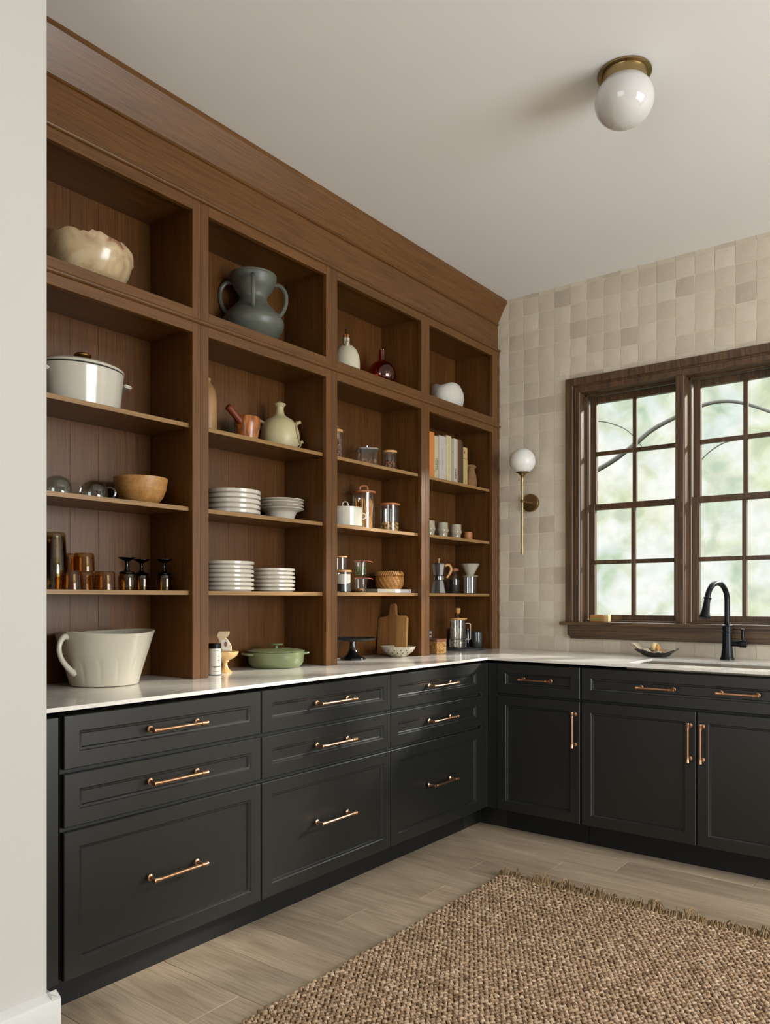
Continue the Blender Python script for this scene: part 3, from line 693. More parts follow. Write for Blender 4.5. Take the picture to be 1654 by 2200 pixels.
bm = B(); lathe(bm, prof, 168, rf=pr, close=False); obj('body', bm, PITCH, t, smooth=40)
bm = B(); P_ = [(.02, -.150, .176), (.028, -.172, .178), (.034, -.190, .162), (.036, -.196, .136), (.034, -.187, .106), (.028, -.168, .082), (.022, -.147, .063), (.017, -.128, .048)]
pp_ = spline(P_, 6); tube(bm, pp_, [.0085+.004*abs(2*i/(len(pp_)-1)-1)**2 for i in range(len(pp_))], 14); obj('handle', bm, PITCH, t)

# -- unit 2
VASE = pm('matt_grey_green_glaze', '#57594f', .42, var=.14, vscale=14, bump=.15, bscale=60)
t = thing('vase', 'large grey-green ceramic vase with four strap handles in the second top opening', 'vase', (.215, -1.912, ZT))
def vr(th, i, r, z): return r*(1+.006*math.sin(z*420)), z
prof = [(0, 0), (.066, 0), (.072, .006), (.09, .03), (.112, .055), (.130, .080), (.1365, .102), (.133, .12), (.117, .142), (.093, .168), (.071, .192), (.061, .212), (.063, .226), (.074, .244), (.090, .266), (.100, .29), (.104, .308), (.103, .317), (.098, .318), (.088, .28), (.06, .24), (.05, .21), (.05, .15), (0, .14)]
pf = []
for a, b in zip(prof, prof[1:]):
    for k in range(3): pf.append((a[0]+(b[0]-a[0])*k/3, a[1]+(b[1]-a[1])*k/3))
pf.append(prof[-1])
bm = B(); lathe(bm, pf, 64, rf=vr, close=False); obj('body', bm, VASE, t, smooth=60)
for k in range(4):
    a = math.radians(-43+90*k); c_, s_ = math.cos(a), math.sin(a); bm = B()
    pts = spline([(.094, 0, .282), (.118, 0, .280), (.141, 0, .252), (.145, 0, .212), (.137, 0, .180), (.121, 0, .152), (.108, 0, .150)], 5)
    for q_ in (0,):
        tube(bm, [(p.x*c_, p.x*s_, p.z) for p in pts], .0098, 8, flat=1.0)
    M = Matrix.Rotation(a, 4, 'Z')
    bmesh.ops.scale(bm, vec=(.42, 1, 1), space=Matrix.Rotation(-a, 4, 'Z') @ Matrix.Translation((-.118*c_, -.118*s_, 0)), verts=[]) if False else None
    obj('handle', bm, VASE, t)
SALT = pm('salt_glazed_stoneware', '#a0794c', .2, coat=.4, var=.35, vscale=9)
vessel('stoneware_bottle', [(0, 0), (.040, 0), (.044, .004), (.0445, .15), (.041, .185), (.030, .207), (.019, .219), (.0165, .226), (.019, .229), (.019, .238), (.012, .24), (0, .24)], SALT,
       'tall orange-grey salt-glazed bottle half hidden behind the first post', 'bottle', (.23, -2.188, Z3), 36)
OLIVE = wood('olive_wood', '#7a3d1c', '#b86f33', 'z', .25, fine=60, along=20, swirl=3.5, pore=.35, band=26)
t = thing('mortar', 'reddish olive-wood mortar with a leaning pestle, between bottle and flask', 'mortar', (.225, -1.958, Z3))
bm = B(); lathe(bm, [(0, 0), (.040, 0), (.044, .004), (.050, .04), (.0575, .085), (.0585, .108), (.055, .119), (.050, .121), (.045, .11), (.04, .05), (0, .03)], 40, close=False); obj('cup', bm, OLIVE, t)
M = Matrix.Translation((.01, .012, .05)) @ Matrix.Rotation(math.radians(54), 4, 'X')
bm = B(); lathe(bm, [(0, 0), (.018, .004), (.02, .02), (.0165, .05), (.0145, .10), (.0155, .150), (.0165, .157), (.012, .162), (0, .163)], 24, mtx=M, close=False); obj('pestle', bm, pm('red_brown_pestle_wood', '#6e3018', .4), t)
PALE = pm('pale_yellow_green_glaze', '#b9ae86', .4, var=.08)
t = thing('flask', 'pale green round-bodied flask with cord lugs, right of the mortar', 'flask', (.225, -1.757, Z3))
bm = B(); lathe(bm, [(0, 0), (.062, 0), (.074, .006), (.087, .035), (.091, .065), (.088, .095), (.078, .122), (.058, .145), (.034, .158), (.022, .170), (.0175, .188), (.018, .203), (.024, .210), (.0275, .214), (.0265, .219), (.018, .220), (.012, .2), (0, .19)], 48, close=False)
obj('body', bm, PALE, t)
ca = math.radians(-43)
def lug(a, r, z): return (r*math.cos(a), r*math.sin(a), z)
bm = B()
for a, r, z in ((ca-1.45, .080, .130), (ca+1.45, .080, .130), (ca-1.5, .088, .040), (ca+1.5, .090, .040)):
    p = Vector(lug(a, r, z)); d_ = Vector((math.cos(a), math.sin(a), .5)).normalized()
    tube(bm, [p-d_*.01, p+d_*.012, p+d_*.018], [.009, .007, .0085], 10)
obj('lug', bm, PALE, t)
bm = B(); tube(bm, spline([lug(ca+1.30, .078, .137), lug(ca+1.0, .089, .115), lug(ca+.95, .094, .08), lug(ca+1.15, .094, .05), lug(ca+1.45, .097, .032), lug(ca+1.3, .083, .012), lug(ca+1.0, .082, .004)], 6), .0026, 6)
obj('cord', bm, pm('jute_cord', '#a58a62', .9), t)
bm = B(); pts = [(.006*math.cos(2*PI*k/12), .006*math.sin(2*PI*k/12)*.7, .2245+.006*math.sin(2*PI*k/12)) for k in range(12)]; tube(bm, [(p[0]*.7, p[0]*.7, p[2]) for p in pts], .0012, 6, closed=True); obj('ring', bm, CHROME, t)

PLATE = pm('stoneware_plate_glaze', '#cbc2b3', .22, coat=.25)
EDGE = pm('unglazed_plate_foot', '#7f7263', .7)
def plate_mesh(r, h):
    bm = B(); lathe(bm, [(0, .002), (r-.018, .002), (r-.016, .0), (r-.012, .0), (r-.010, .0042), (r-.003, .0048), (r, .0075), (r, h-.002), (r-.0012, h-.0005), (r-.003, h-.001), (r-.005, .010), (r-.014, .0085), (0, .0085)], 56, close=False)
    return tomesh('plate', bm, PLATE, 35)
ords = ['bottom', 'second from bottom', 'third from bottom', 'fourth from bottom', 'fifth from bottom', 'sixth from bottom', 'seventh from bottom']
def stack(n, r, h, x, y, z, where, grp, name='plate', cat='plate'):
    me = plate_mesh(r, h)
    for k in range(n):
        lb = 'top' if k == n-1 else ords[k]
        single(name, me, PLATE, f'{lb} straight-edged white plate of {where}', cat, (x+random.uniform(-.0015, .0015), y+random.uniform(-.0015, .0015), z+h*k), grp)
stack(5, .118, .0213, .235, -2.050, Z2, 'the wide stack beside the rimmed bowls', 'stack of wide plates on the middle shelf')
stack(7, .112, .0181, .235, -2.079, Z1, 'the taller left stack on the lower shelf', 'left stack of plates on the lower shelf')
stack(6, .0975, .0177, .22, -1.793, Z1, 'the shorter right stack on the lower shelf', 'right stack of plates on the lower shelf')
bm = B(); lathe(bm, [(0, .001), (.052, .001), (.058, 0), (.060, .004), (.066, .022), (.072, .038), (.078, .045), (.106, .0555), (.1075, .0585), (.104, .059), (.076, .050), (.064, .034), (0, .012)], 56, close=False)
bowlme = tomesh('rimmed_bowl', bm, PLATE, 40)
for k in range(4): single('rimmed_bowl', bowlme, PLATE, f'{("bottom","second","third","top")[k]} wide-rimmed white bowl of the stack of four', 'bowl', (.22+random.uniform(-.002,.002), -1.748+random.uniform(-.002,.002), Z2+.0137*k), 'stacked wide-rimmed bowls')

t = thing('tin_canister', 'white printed tin with black lid against the first post on the worktop', 'tin', (.318, -2.218, ZC))
TIN = pm('printed_white_tin', '#cfc9bc', .35)
bm = B(); lathe(bm, [(0, .0), (.0262, 0), (.0262, .108), (0, .108)], 36, close=False); obj('body', bm, TIN, t)
bm = B(); lathe(bm, [(.0262, 0), (.0268, .0), (.0268, .003), (.0262, .003)], 36, close=False); obj('base_ring', bm, BLKMET, t)
bm = B(); lathe(bm, [(0, .107), (.0262, .107), (.0262, .125), (.024, .128), (0, .128)], 36, close=False); obj('lid', bm, BLKMET, t, label='black lid')
INK = pm('black_print', '#23221f', .6)
def wrap_text(s, size, z, ang, r, parent, m=INK, vert=False):
    o = text_mesh(s, size, m, parent, Matrix.Identity(4))
    me = o.data
    for v in me.vertices:
        u, w_, e_ = v.co
        if vert: u, w_ = -w_, u
        a = ang + u/r; v.co = ((r+e_+.0003)*math.cos(a), (r+e_+.0003)*math.sin(a), z+w_)
    return o
fa = math.radians(-43)
wrap_text('Legumes', .011, .036, fa+.35, .0262, t); wrap_text('N 12 - 250 g', .0045, .100, fa+.3, .0262, t); wrap_text('dried and sorted', .004, .016, fa+.35, .0262, t)
wrap_text('~&~S~', .014, .068, fa+.75, .0262, t, pm('grey_print', '#77746c', .6), vert=True)
ONYX = pm('honey_alabaster', '#d2ad74', .25, coat=.4, var=.28, vscale=14, sss=.25)
vessel('pedestal_bowl', [(0, 0), (.029, 0), (.029, .004), (.022, .010), (.0125, .022), (.0095, .036), (.011, .042), (.017, .046), (.017, .051), (.034, .058), (.050, .070), (.0565, .084), (.056, .088), (.050, .089), (.03, .085), (0, .084)], ONYX,
       'small honey-coloured stone pedestal bowl beside the white tin', 'bowl', (.270, -2.122, ZC), 44)
PAPER = pm('cream_paper', '#cbb894', .8, bump=.4, bscale=60)
t = thing('paper_bag', 'small folded cream paper bag with brown seal, leaning in the pedestal bowl', 'bag', (.275, -2.125, ZC+.0895), math.radians(-43+90))
bm = B()
def slab(bm, sec):
    R = []
    for (cx, cy, w, d, z) in sec: R.append([bm.verts.new(p) for p in ((cx-w, cy-d, z), (cx+w, cy-d, z), (cx+w, cy+d, z), (cx-w, cy+d, z))])
    for a, b in zip(R, R[1:]):
        for i in range(4): bm.faces.new((a[i], a[(i+1) % 4], b[(i+1) % 4], b[i]))
    bm.faces.new(list(reversed(R[0]))); bm.faces.new(R[-1])
slab(bm, [(.006, 0, .020, .012, 0), (.004, 0, .022, .014, .02), (-.006, 0, .019, .011, .045), (-.017, 0, .015, .006, .060)]); obj('pouch', bm, PAPER, t, smooth=20, bev=.001)
bm = B(); slab(bm, [(-.014, 0, .022, .008, .058), (-.008, -.002, .024, .011, .070), (-.004, -.002, .022, .008, .082)]); obj('folded_top', bm, PAPER, t, smooth=20, bev=.001, rot=(0, .0, 0))
bm = B(); slab(bm, [(.006, -.0145, .017, .0003, .004), (-.003, -.0122, .015, .0003, .048)]); obj('label', bm, pm('white_bag_label', '#d6d1c6', .7), t, smooth=0)
bm = B(); lathe(bm, [(0, 0), (.007, 0), (.007, .0006), (0, .0006)], 20, mtx=Matrix.Translation((.003, -.0150, .030)) @ Matrix.Rotation(PI/2, 4, 'X') @ Matrix.Diagonal((.8, 1.5, 1, 1)), close=False); obj('seal', bm, pm('brown_seal', '#8a5a48', .6), t)
GREEN = pm('sage_green_enamel', '#69724f', .28, coat=.2)
t = thing('saute_pan', 'sage green lidded shallow pan on the worktop under the plates', 'pan', (.247, -1.803, ZC))
bm = B(); lathe(bm, [(0, 0), (.104, 0), (.113, .006), (.1235, .022), (.1265, .05), (.128, .066), (.1295, .070), (.125, .070), (.12, .03), (0, .01)], 56, close=False); obj('body', bm, GREEN, t)
bm = B(); lathe(bm, [(.127, .0705), (.130, .0725), (.130, .0755), (.10, .082), (.05, .0865), (0, .088)], 56, close=False); l_ = obj('lid', bm, GREEN, t)
bm = B(); lathe(bm, [(0, .087), (.010, .087), (.009, .095), (.011, .098), (.032, .100), (.033, .103), (.028, .106), (0, .107)], 32, close=False); obj('knob', bm, GREEN, l_)
for a in (math.radians(-115), math.radians(65)):
    M = Matrix.Rotation(a, 4, 'Z'); bm = B()
    pts = [M @ Vector(p) for p in ((.118, -.040, .060), (.140, -.036, .061), (.151, -.02, .062), (.153, 0, .062), (.151, .02, .062), (.140, .036, .061), (.118, .040, .060))]
    tube(bm, spline(pts, 4), .0052, 8); obj('handle', bm, GREEN, t)

# -- unit 3
JUG = pm('matt_bone_glaze', '#c6bea6', .5)
t = thing('jug', 'round matt white stoneware jug with wire bail and cork, left in the third top opening', 'jug', (.235, -1.300, ZT))
bm = B(); lathe(bm, [(0, 0), (.060, 0), (.067, .005), (.070, .03), (.070, .075), (.066, .108), (.054, .138), (.035, .158), (.020, .166), (.0175, .172), (.0175, .195), (.0185, .199), (.014, .2), (0, .2)], 44, close=False)
tube(bm, [(.03, -.03, .150), (.036, -.036, .160), (.040, -.040, .168)], [.009, .007, .008], 10); tube(bm, [(-.03, .03, .150), (-.036, .036, .160), (-.040, .040, .168)], [.009, .007, .008], 10); obj('body', bm, JUG, t)
bm = B(); lathe(bm, [(0, .199), (.013, .199), (.0155, .214), (.0145, .216), (0, .216)], 20, close=False); obj('cork', bm, pm('cork', '#a06a3c', .9, var=.2, vscale=90), t)
bm = B(); tube(bm, spline([(.039, -.039, .168), (.030, -.034, .215), (.012, -.014, .248), (-.004, .004, .254), (-.022, .024, .232), (-.036, .036, .195), (-.040, .040, .168)], 6), .0013, 6); w_ = obj('bail', bm, pm('dark_wire', '#2a2320', .5, .6), t)
bm = B(); tube(bm, [(.020, -.022, .2405), (-.010, .010, .2525)], [.0055, .0055], 12); obj('grip', bm, pm('dark_turned_wood', '#35231a', .4), w_)
t = thing('amber_vase', 'globe-shaped amber glass vase with short neck in the third top opening', 'vase', (.245, -1.018, ZT))
bm = B(); lathe(bm, [(0, .001)] + [(.076*math.sin(a), .076-.076*math.cos(a)) for a in [PI*k/20 for k in range(2, 18)]] + [(.0185, .151), (.0175, .158), (.0175, .205), (.0185, .208)], 48, close=False)
lathe(bm, [(0, .006)] + [(.0735*math.sin(a), .0765-.0735*math.cos(a)) for a in [PI*k/20 for k in range(2, 18)]] + [(.016, .152), (.0155, .158), (.0155, .207)], 48, close=False); obj('body', bm, AMBERV, t)

def nuts(name, n, rx, ry, z0, z1, r, m, t, rnd=True):
    bm = B(); rr = random.Random(n)
    for k in range(n):
        while True:
            x, y = rr.uniform(-1, 1), rr.uniform(-1, 1)
            if not rnd or x*x+y*y < 1: break
        z = z0+(z1-z0)*((k/n)); ball(bm, (x*(rx-r), y*(ry-r), z+r), r*rr.uniform(.85, 1.1), 8, 6, (1, 1, rr.uniform(.8, 1.15)))
    o = obj(name, bm, m, t, smooth=60); o['kind'] = 'stuff'; return o
def jarbody(r, h, base=.004):
    bm = B(); lathe(bm, [(0, 0), (r-.003, 0), (r, .003), (r, h), (r-.0022, h), (r-.0022, base), (0, base)], 40, close=False); return bm
COOK = pm('biscuit_brown', '#9a6332', .8, var=.2, vscale=60); NUT = pm('hazelnut_brown', '#8a4c28', .5, var=.3, vscale=80); PNUT = pm('pinkish_nut', '#7d4230', .5, var=.35, vscale=90)
t = thing('storage_jar', 'tall glass jar of round biscuits, wood-knobbed lid, beside the second post', 'jar', (.225, -1.392, Z3)); obj('glass_body', jarbody(.047, .165), GLASS, t)
bm = B()
for k in range(9): lathe(bm, [(0, .005+.0145*k), (.038, .005+.0145*k), (.0425, .009+.0145*k), (.038, .018+.0145*k), (0, .0185+.0145*k)], 24, (random.uniform(-.002, .002), random.uniform(-.002, .002), 0), close=False)
obj('biscuits', bm, COOK, t)['kind'] = 'stuff'
bm = B(); lathe(bm, [(0, .166), (.049, .166), (.050, .172), (.040, .178), (0, .180)], 36, close=False); l_ = obj('lid', bm, GLASS, t)
bm = B(); lathe(bm, [(0, .179), (.008, .179), (.013, .190), (.015, .198), (0, .2)], 20, close=False); obj('knob', bm, REDWD, l_)
t = thing('storage_jar', 'narrow glass jar of mixed nuts in front, hard against the second post', 'jar', (.305, -1.462, Z3)); obj('glass_body', jarbody(.034, .125), GLASS, t)
nuts('nuts', 90, .030, .030, .004, .088, .0075, PNUT, t); bm = B(); lathe(bm, [(0, .126), (.036, .126), (.036, .138), (0, .138)], 28, close=False); obj('lid', bm, BAMBOO, t)
t = thing('glass_canister', 'wide square-shouldered glass canister of hazelnuts with glass lid and knob', 'jar', (.235, -1.132, Z3), math.radians(47))
bm = B()
for ins, z0 in ((0, 0), (.003, .004)):
    pl = rrect(.105-2*ins, .125-2*ins, .022, 4); a = [bm.verts.new((x, y, z0)) for x, y in pl]; b = [bm.verts.new((x, y, .094)) for x, y in pl]; n_ = len(pl)
    for i in range(n_): bm.faces.new((a[i], a[(i+1) % n_], b[(i+1) % n_], b[i]))
    bm.faces.new(a)
obj('glass_body', bm, GLASS, t)
nuts('hazelnuts', 34, .046, .054, .005, .038, .0105, pm('hazelnut', '#96633c', .5, var=.25, vscale=70), t, False)
bm = B(); prism(bm, rrect(.110, .130, .024, 4), 'xy', .0945, .1025); l_ = obj('lid', bm, pm('greyish_lid', '#8d857e', .3), t, bev=.0015)
bm = B(); lathe(bm, [(0, .1025), (.006, .1025), (.006, .115), (.0075, .122), (0, .124)], 16, close=False); obj('knob', bm, CHROME, l_)
t = thing('storage_jar', 'small round glass jar of dark nuts with pale bamboo lid, right of the canister', 'jar', (.255, -.962, Z3)); obj('glass_body', jarbody(.0375, .105), GLASS, t)
nuts('nuts', 70, .034, .034, .004, .052, .0075, NUT, t); bm = B(); lathe(bm, [(0, .1055), (.0395, .1055), (.0395, .116), (.038, .118), (0, .118)], 36, close=False); obj('lid', bm, BAMBOO, t)
t = thing('saucepan', 'straight-sided cream pot with ring handles beside the pasta jar', 'pot', (.275, -1.353, Z2))
bm = B(); lathe(bm, [(0, 0), (.078, 0), (.084, .004), (.085, .010), (.0855, .090), (0, .090)], 48, close=False); obj('body', bm, CREAM, t)
bm = B(); lathe(bm, [(.0855, .0905), (.0865, .0925), (.086, .096), (.06, .101), (0, .103)], 48, close=False); l_ = obj('lid', bm, CREAM, t)
def ringm(bm, c, R, r, M): tube(bm, [Vector(c) + M @ Vector((R*math.cos(2*PI*k/24), 0, R*math.sin(2*PI*k/24))) for k in range(24)], r, 8, closed=True)
Mf = Matrix.Rotation(math.radians(47), 3, 'Z')
bm = B(); ringm(bm, (0, 0, .113), .014, .0028, Mf); obj('ring_handle', bm, CREAM, l_)
bm = B(); ringm(bm, (.088*math.cos(math.radians(40)), .088*math.sin(math.radians(40)), .055), .014, .0032, Mf); obj('ring_handle', bm, CREAM, t)
t = thing('storage_jar', 'tall glass jar of spaghetti with reddish wooden lid and arched grip', 'jar', (.205, -1.124, Z2)); obj('glass_body', jarbody(.060, .196), GLASS, t)
SPAG = pm('dry_spaghetti', '#c98a3a', .5)
bm = B(); rr = random.Random(5)
for k in range(95):
    a, r_ = rr.uniform(0, 2*PI), .050*math.sqrt(rr.random()); a2 = a+rr.uniform(-.9, .9); r2 = .052*math.sqrt(rr.random()); hh = rr.uniform(.135, .172)
    tube(bm, [(r_*math.cos(a), r_*math.sin(a), .006), (r2*math.cos(a2), r2*math.sin(a2), hh)], .0021, 5)
obj('spaghetti', bm, SPAG, t)['kind'] = 'stuff'
bm = B(); lathe(bm, [(0, .1965), (.061, .1965), (.065, .200), (.065, .206), (.055, .210), (0, .213)], 44, close=False); l_ = obj('lid', bm, REDWD, t)
bm = B(); tube(bm, spline([Mf @ Vector(p) for p in ((-.020, 0, .211), (-.020, 0, .228), (-.012, 0, .236), (.012, 0, .236), (.020, 0, .228), (.020, 0, .211))], 4), .006, 8); obj('grip', bm, REDWD, l_)
t = thing('storage_jar', 'medium glass jar a third full of pasta shells with reddish lid', 'jar', (.25, -.958, Z2)); obj('glass_body', jarbody(.0535, .146), GLASS, t)
bm = B(); rr = random.Random(8)
for k in range(90):
    a, r_ = rr.uniform(0, 2*PI), .043*math.sqrt(rr.random()); z = .008+.045*k/90
    M = Matrix.Translation((r_*math.cos(a), r_*math.sin(a), z)) @ Matrix.Rotation(rr.uniform(0, 6), 4, 'X') @ Matrix.Rotation(rr.uniform(0, 6), 4, 'Z')
    lathe(bm, [(.004, -.007), (.0078, 0), (.004, .007)], 7, mtx=M, close=False)
obj('pasta', bm, pm('pale_pasta', '#d0a659', .6), t)['kind'] = 'stuff'
bm = B(); lathe(bm, [(0, .1465), (.054, .1465), (.0575, .149), (.0575, .154), (.048, .158), (0, .160)], 40, close=False); obj('lid', bm, REDWD, t)
t = thing('storage_jar', 'lower glass jar of dark beans and white flour with bamboo lid, by the second post', 'jar', (.295, -1.400, Z1)); obj('glass_body', jarbody(.0445, .099), GLASS, t)
bm = B(); lathe(bm, [(0, .005), (.041, .005), (.041, .050), (0, .058)], 30, rf=lambda th, i, r, z: (r, z+(.012*math.sin(th-.8) if z > .02 else 0)), close=False); obj('beans', bm, pm('black_beans', '#1c1d22', .45, bump=.8, bscale=120), t)
bm = B(); lathe(bm, [(0, .052), (.0408, .052), (.0408, .088), (0, .09)], 30, rf=lambda th, i, r, z: (r, z+(.012*math.sin(th-.8) if z < .06 else 0)), close=False); obj('flour', bm, pm('white_flour', '#cfc8bd', .9), t)
bm = B(); lathe(bm, [(0, .0995), (.046, .0995), (.046, .108), (0, .108)], 36, close=False); obj('lid', bm, BAMBOO, t)
t = thing('storage_jar', 'small empty glass jar with wooden lid standing on the bean jar', 'jar', (.285, -1.405, Z1+.1085)); obj('glass_body', jarbody(.034, .062), GLASS, t)
bm = B(); lathe(bm, [(0, .0625), (.0355, .0625), (.0355, .068), (0, .068)], 32, close=False); obj('lid', bm, BAMBOO, t)
RUB = pm('red_rubber_ring', '#c4624a', .5)
for nm, z, lb, ct in (('preserving_jar', 0, 'lower clip-top glass jar with a few seeds, under the herb jar', 'seeds'), ('preserving_jar', .0885, 'upper clip-top glass jar of green herbs, stacked on the seed jar', 'herbs')):
    t = thing(nm, lb, 'jar', (.225, -1.172, Z1+z), group='stacked clip-top jars')
    bm = B(); lathe(bm, [(0, 0), (.028, 0), (.031, .003), (.036, .07), (.038, .072), (.0355, .074), (.034, .07), (.029, .005), (0, .005)], 36, close=False); obj('glass_body', bm, GLASS, t)
    bm = B(); lathe(bm, [(.0375, .0748), (.0378, .0758), (.036, .0764), (.036, .0748)], 36, close=False)
    p = Vector((.036, .036*.6, .0755)).normalized()
    tube(bm, [(.030, .024, .0755), (.036, .038, .0735), (.040, .050, .0700)], [.0022, .0022, .0022], 6); obj('seal', bm, RUB, t, label='red rubber seal with tab')
    bm = B(); lathe(bm, [(.038, .078), (.0375, .082), (.030, .0855), (0, .0875)], 36, close=False); obj('lid', bm, GLASS, t)
    bm = B(); tube(bm, [(.036, -.018, .0905 if False else .084), (.041, -.021, .078), (.040, -.020, .062)], .0018, 6); obj('clip', bm, BLKMET, t)
    if ct == 'herbs':
        bm = B(); rr = random.Random(3)
        for k in range(260):
            a, r_ = rr.uniform(0, 2*PI), .031*math.sqrt(rr.random()); z_ = rr.uniform(.008, .048); s_ = .0045
            M = Matrix.Translation((r_*math.cos(a), r_*math.sin(a), z_)) @ Matrix.Rotation(rr.uniform(0, 6), 4, 'X') @ Matrix.Rotation(rr.uniform(0, 6), 4, 'Z')
            v = [bm.verts.new(M @ Vector(q)) for q in ((-s_, 0, 0), (0, -s_*.5, .001), (s_, 0, 0), (0, s_*.5, .001))]; bm.faces.new(v)
        obj('herbs', bm, pm('fresh_green_herb', '#5f8a3a', .6), t, smooth=0)['kind'] = 'stuff'
    else: nuts('seeds', 40, .027, .027, .004, .016, .0045, pm('tan_seed', '#a9743f', .6), t)
t = thing('flat_box', 'flat white and grey box lying under the rattan basket', 'box', (.245, -.985, Z1))
bm = B(); box(bm, -.08, -.165, 0, .075, -.055+.04, .0195); obj('grey_section', bm, pm('warm_grey_card', '#8f8677', .7), t, bev=.001)
bm = B(); box(bm, -.08, -.0145, 0, .075, .130, .0195); obj('white_section', bm, pm('white_card', '#cfc8c4', .7), t, bev=.001)
bm = B(); lathe(bm, [(0, 0), (.0035, 0), (.0035, .0004), (0, .0004)], 12, mtx=Matrix.Translation((.0752, .112, .0095)) @ Matrix.Rotation(PI/2, 4, 'Y'), close=False); obj('printed_mark', bm, INK, t)
t = thing('rattan_basket', 'round lidded rattan basket on the flat white box', 'basket', (.240, -.945, Z1+.020))
RATT = pm('golden_rattan', '#b07a3c', .55, var=.35, vscale=70)
def coil(bm, r, z, tr, nb, seg=72, sk=0): tube(bm, [((r+.0014*math.sin(nb*a+sk))*math.cos(a), (r+.0014*math.sin(nb*a+sk))*math.sin(a), z+.0010*math.cos(nb*a+sk)) for a in [2*PI*k/seg for k in range(seg)]], tr, 6, closed=True)
bm = B()
for k in range(11): coil(bm, [.058, .063, .067, .070, .0715, .0725, .073, .073, .0728, .072, .071][k], .003+.0062*k, .0042, 18, 72, k*.9)
lathe(bm, [(0, .001), (.056, .001), (.069, .02), (.0705, .066), (0, .066)], 36, close=False); obj('body', bm, RATT, t, smooth=60)
bm = B(); lathe(bm, [(0, .070), (.069, .070), (.070, .085), (.06, .094), (0, .095)], 36, close=False)
for k in range(40):
    a = 2*PI*k/40; a2 = a+.20
    tube(bm, [(.0735*math.cos(a), .0735*math.sin(a), .072), (.0745*math.cos((a+a2)/2), .0745*math.sin((a+a2)/2), .082), (.066*math.cos(a2), .066*math.sin(a2), .094)], .0042, 6)
l_ = obj('lid', bm, RATT, t, smooth=60)
GLB = pm('glossy_black_metal', '#121315', .12, .3, coat=.6)
t = thing('cake_stand', 'glossy black pedestal cake stand on the worktop by the second post', 'cake stand', (.252, -1.268, ZC))
bm = B(); lathe(bm, [(0, 0), (.064, 0), (.0655, .004), (.062, .010), (.045, .017), (.030, .030), (.021, .050), (.0165, .075), (.016, .094), (0, .094)], 44, close=False); obj('pedestal', bm, GLB, t)
bm = B(); lathe(bm, [(0, .094), (.05, .094), (.110, .100), (.1195, .107), (.1200, .110), (.116, .111), (.105, .105), (0, .101)], 64, close=False); obj('plate', bm, pm('dull_black_metal', '#1d1c1b', .45, .4), t)
BRDA = wood('cutting_board_brown', '#7b512c', '#93683c', 'z', .5, pore=.25, bump=.1); BRDB = wood('cutting_board_tan', '#a37440', '#b88a52', 'z', .5, pore=.25, bump=.1)
t = thing('cutting_board', 'two-tone wooden paddle board leaning behind the colander', 'cutting board', (.226, -.905, ZC))
t.rotation_euler = (math.radians(-8.5), math.radians(-4), 0)
def half(bm, lo):
    o_ = rrect(.166, .222, .014, 4, 0, .111); hd = []
    pts = [(-.083, .0), (-.083, .205), (-.072, .220), (-.034, .222), (-.024, .232), (-.020, .286), (-.012, .296), (.012, .296), (.020, .286), (.024, .232), (.034, .222), (.072, .220), (.083, .205), (.083, 0)]
    cut = .028
    L_ = []
    if lo: L_ = [p for p in pts if p[0] <= cut and p[0] < .022] + [(.020, .286), (.024, .232), (cut, .226), (cut, 0)]
    else: L_ = [(cut, 0), (cut, .226), (.034, .222), (.072, .220), (.083, .205), (.083, 0)]
    out = []
    L_ = [(a_*1.2 if abs(a_) > .026 else a_, b_*.94) for a_, b_ in L_]
    for p in L_:
        if not out or (Vector(p)-Vector(out[-1])).length > 1e-4: out.append(p)
    return out
bm = B(); prism(bm, half(bm, True), 'xz', -.009, .009); obj('dark_plank', bm, BRDA, t, bev=.0015, loc=(0, 0, .007))
bm = B(); prism(bm, half(bm, False), 'xz', -.009, .009); obj('light_plank', bm, BRDB, t, bev=.0015, loc=(0, 0, .007))
t = thing('colander', 'small speckled cream colander bowl with round holes on the worktop', 'colander', (.312, -.962, ZC))
def cr(z): return .034+.0555*math.sin(min(1, z/.052)*PI/2)**.9
bm = B(); prof = [(0, .002), (.030, .002), (.034, 0)] + [(cr(z), z) for z in (.004, .010, .018, .026, .034, .042, .049)] + [(.093, .0535), (.0945, .0555), (.092, .056), (.086, .052), (.07, .025), (.03, .006), (0, .005)]
lathe(bm, prof, 48, close=False); obj('body', bm, pm('speckled_cream_enamel', '#b3ab98', .3, var=.35, vscale=120), t)
bm = B()
for j, (z, n_) in enumerate(((.012, 10), (.024, 16), (.038, 16))):
    for k in range(n_):
        a = 2*PI*(k+.5*(j % 2))/n_; r_ = cr(z); sl = math.atan2(cr(z+.004)-cr(z-.004), .008)
        M = Matrix.Translation((r_*math.cos(a), r_*math.sin(a), z)) @ Matrix.Rotation(a, 4, 'Z') @ Matrix.Rotation(PI/2+sl, 4, 'Y')
        lathe(bm, [(0, .0008), (.0034, .0008), (.0034, -.002), (0, -.002)], 10, mtx=M, close=False)
obj('drain_holes', bm, pm('hole_dark', '#332a20', .9), t)

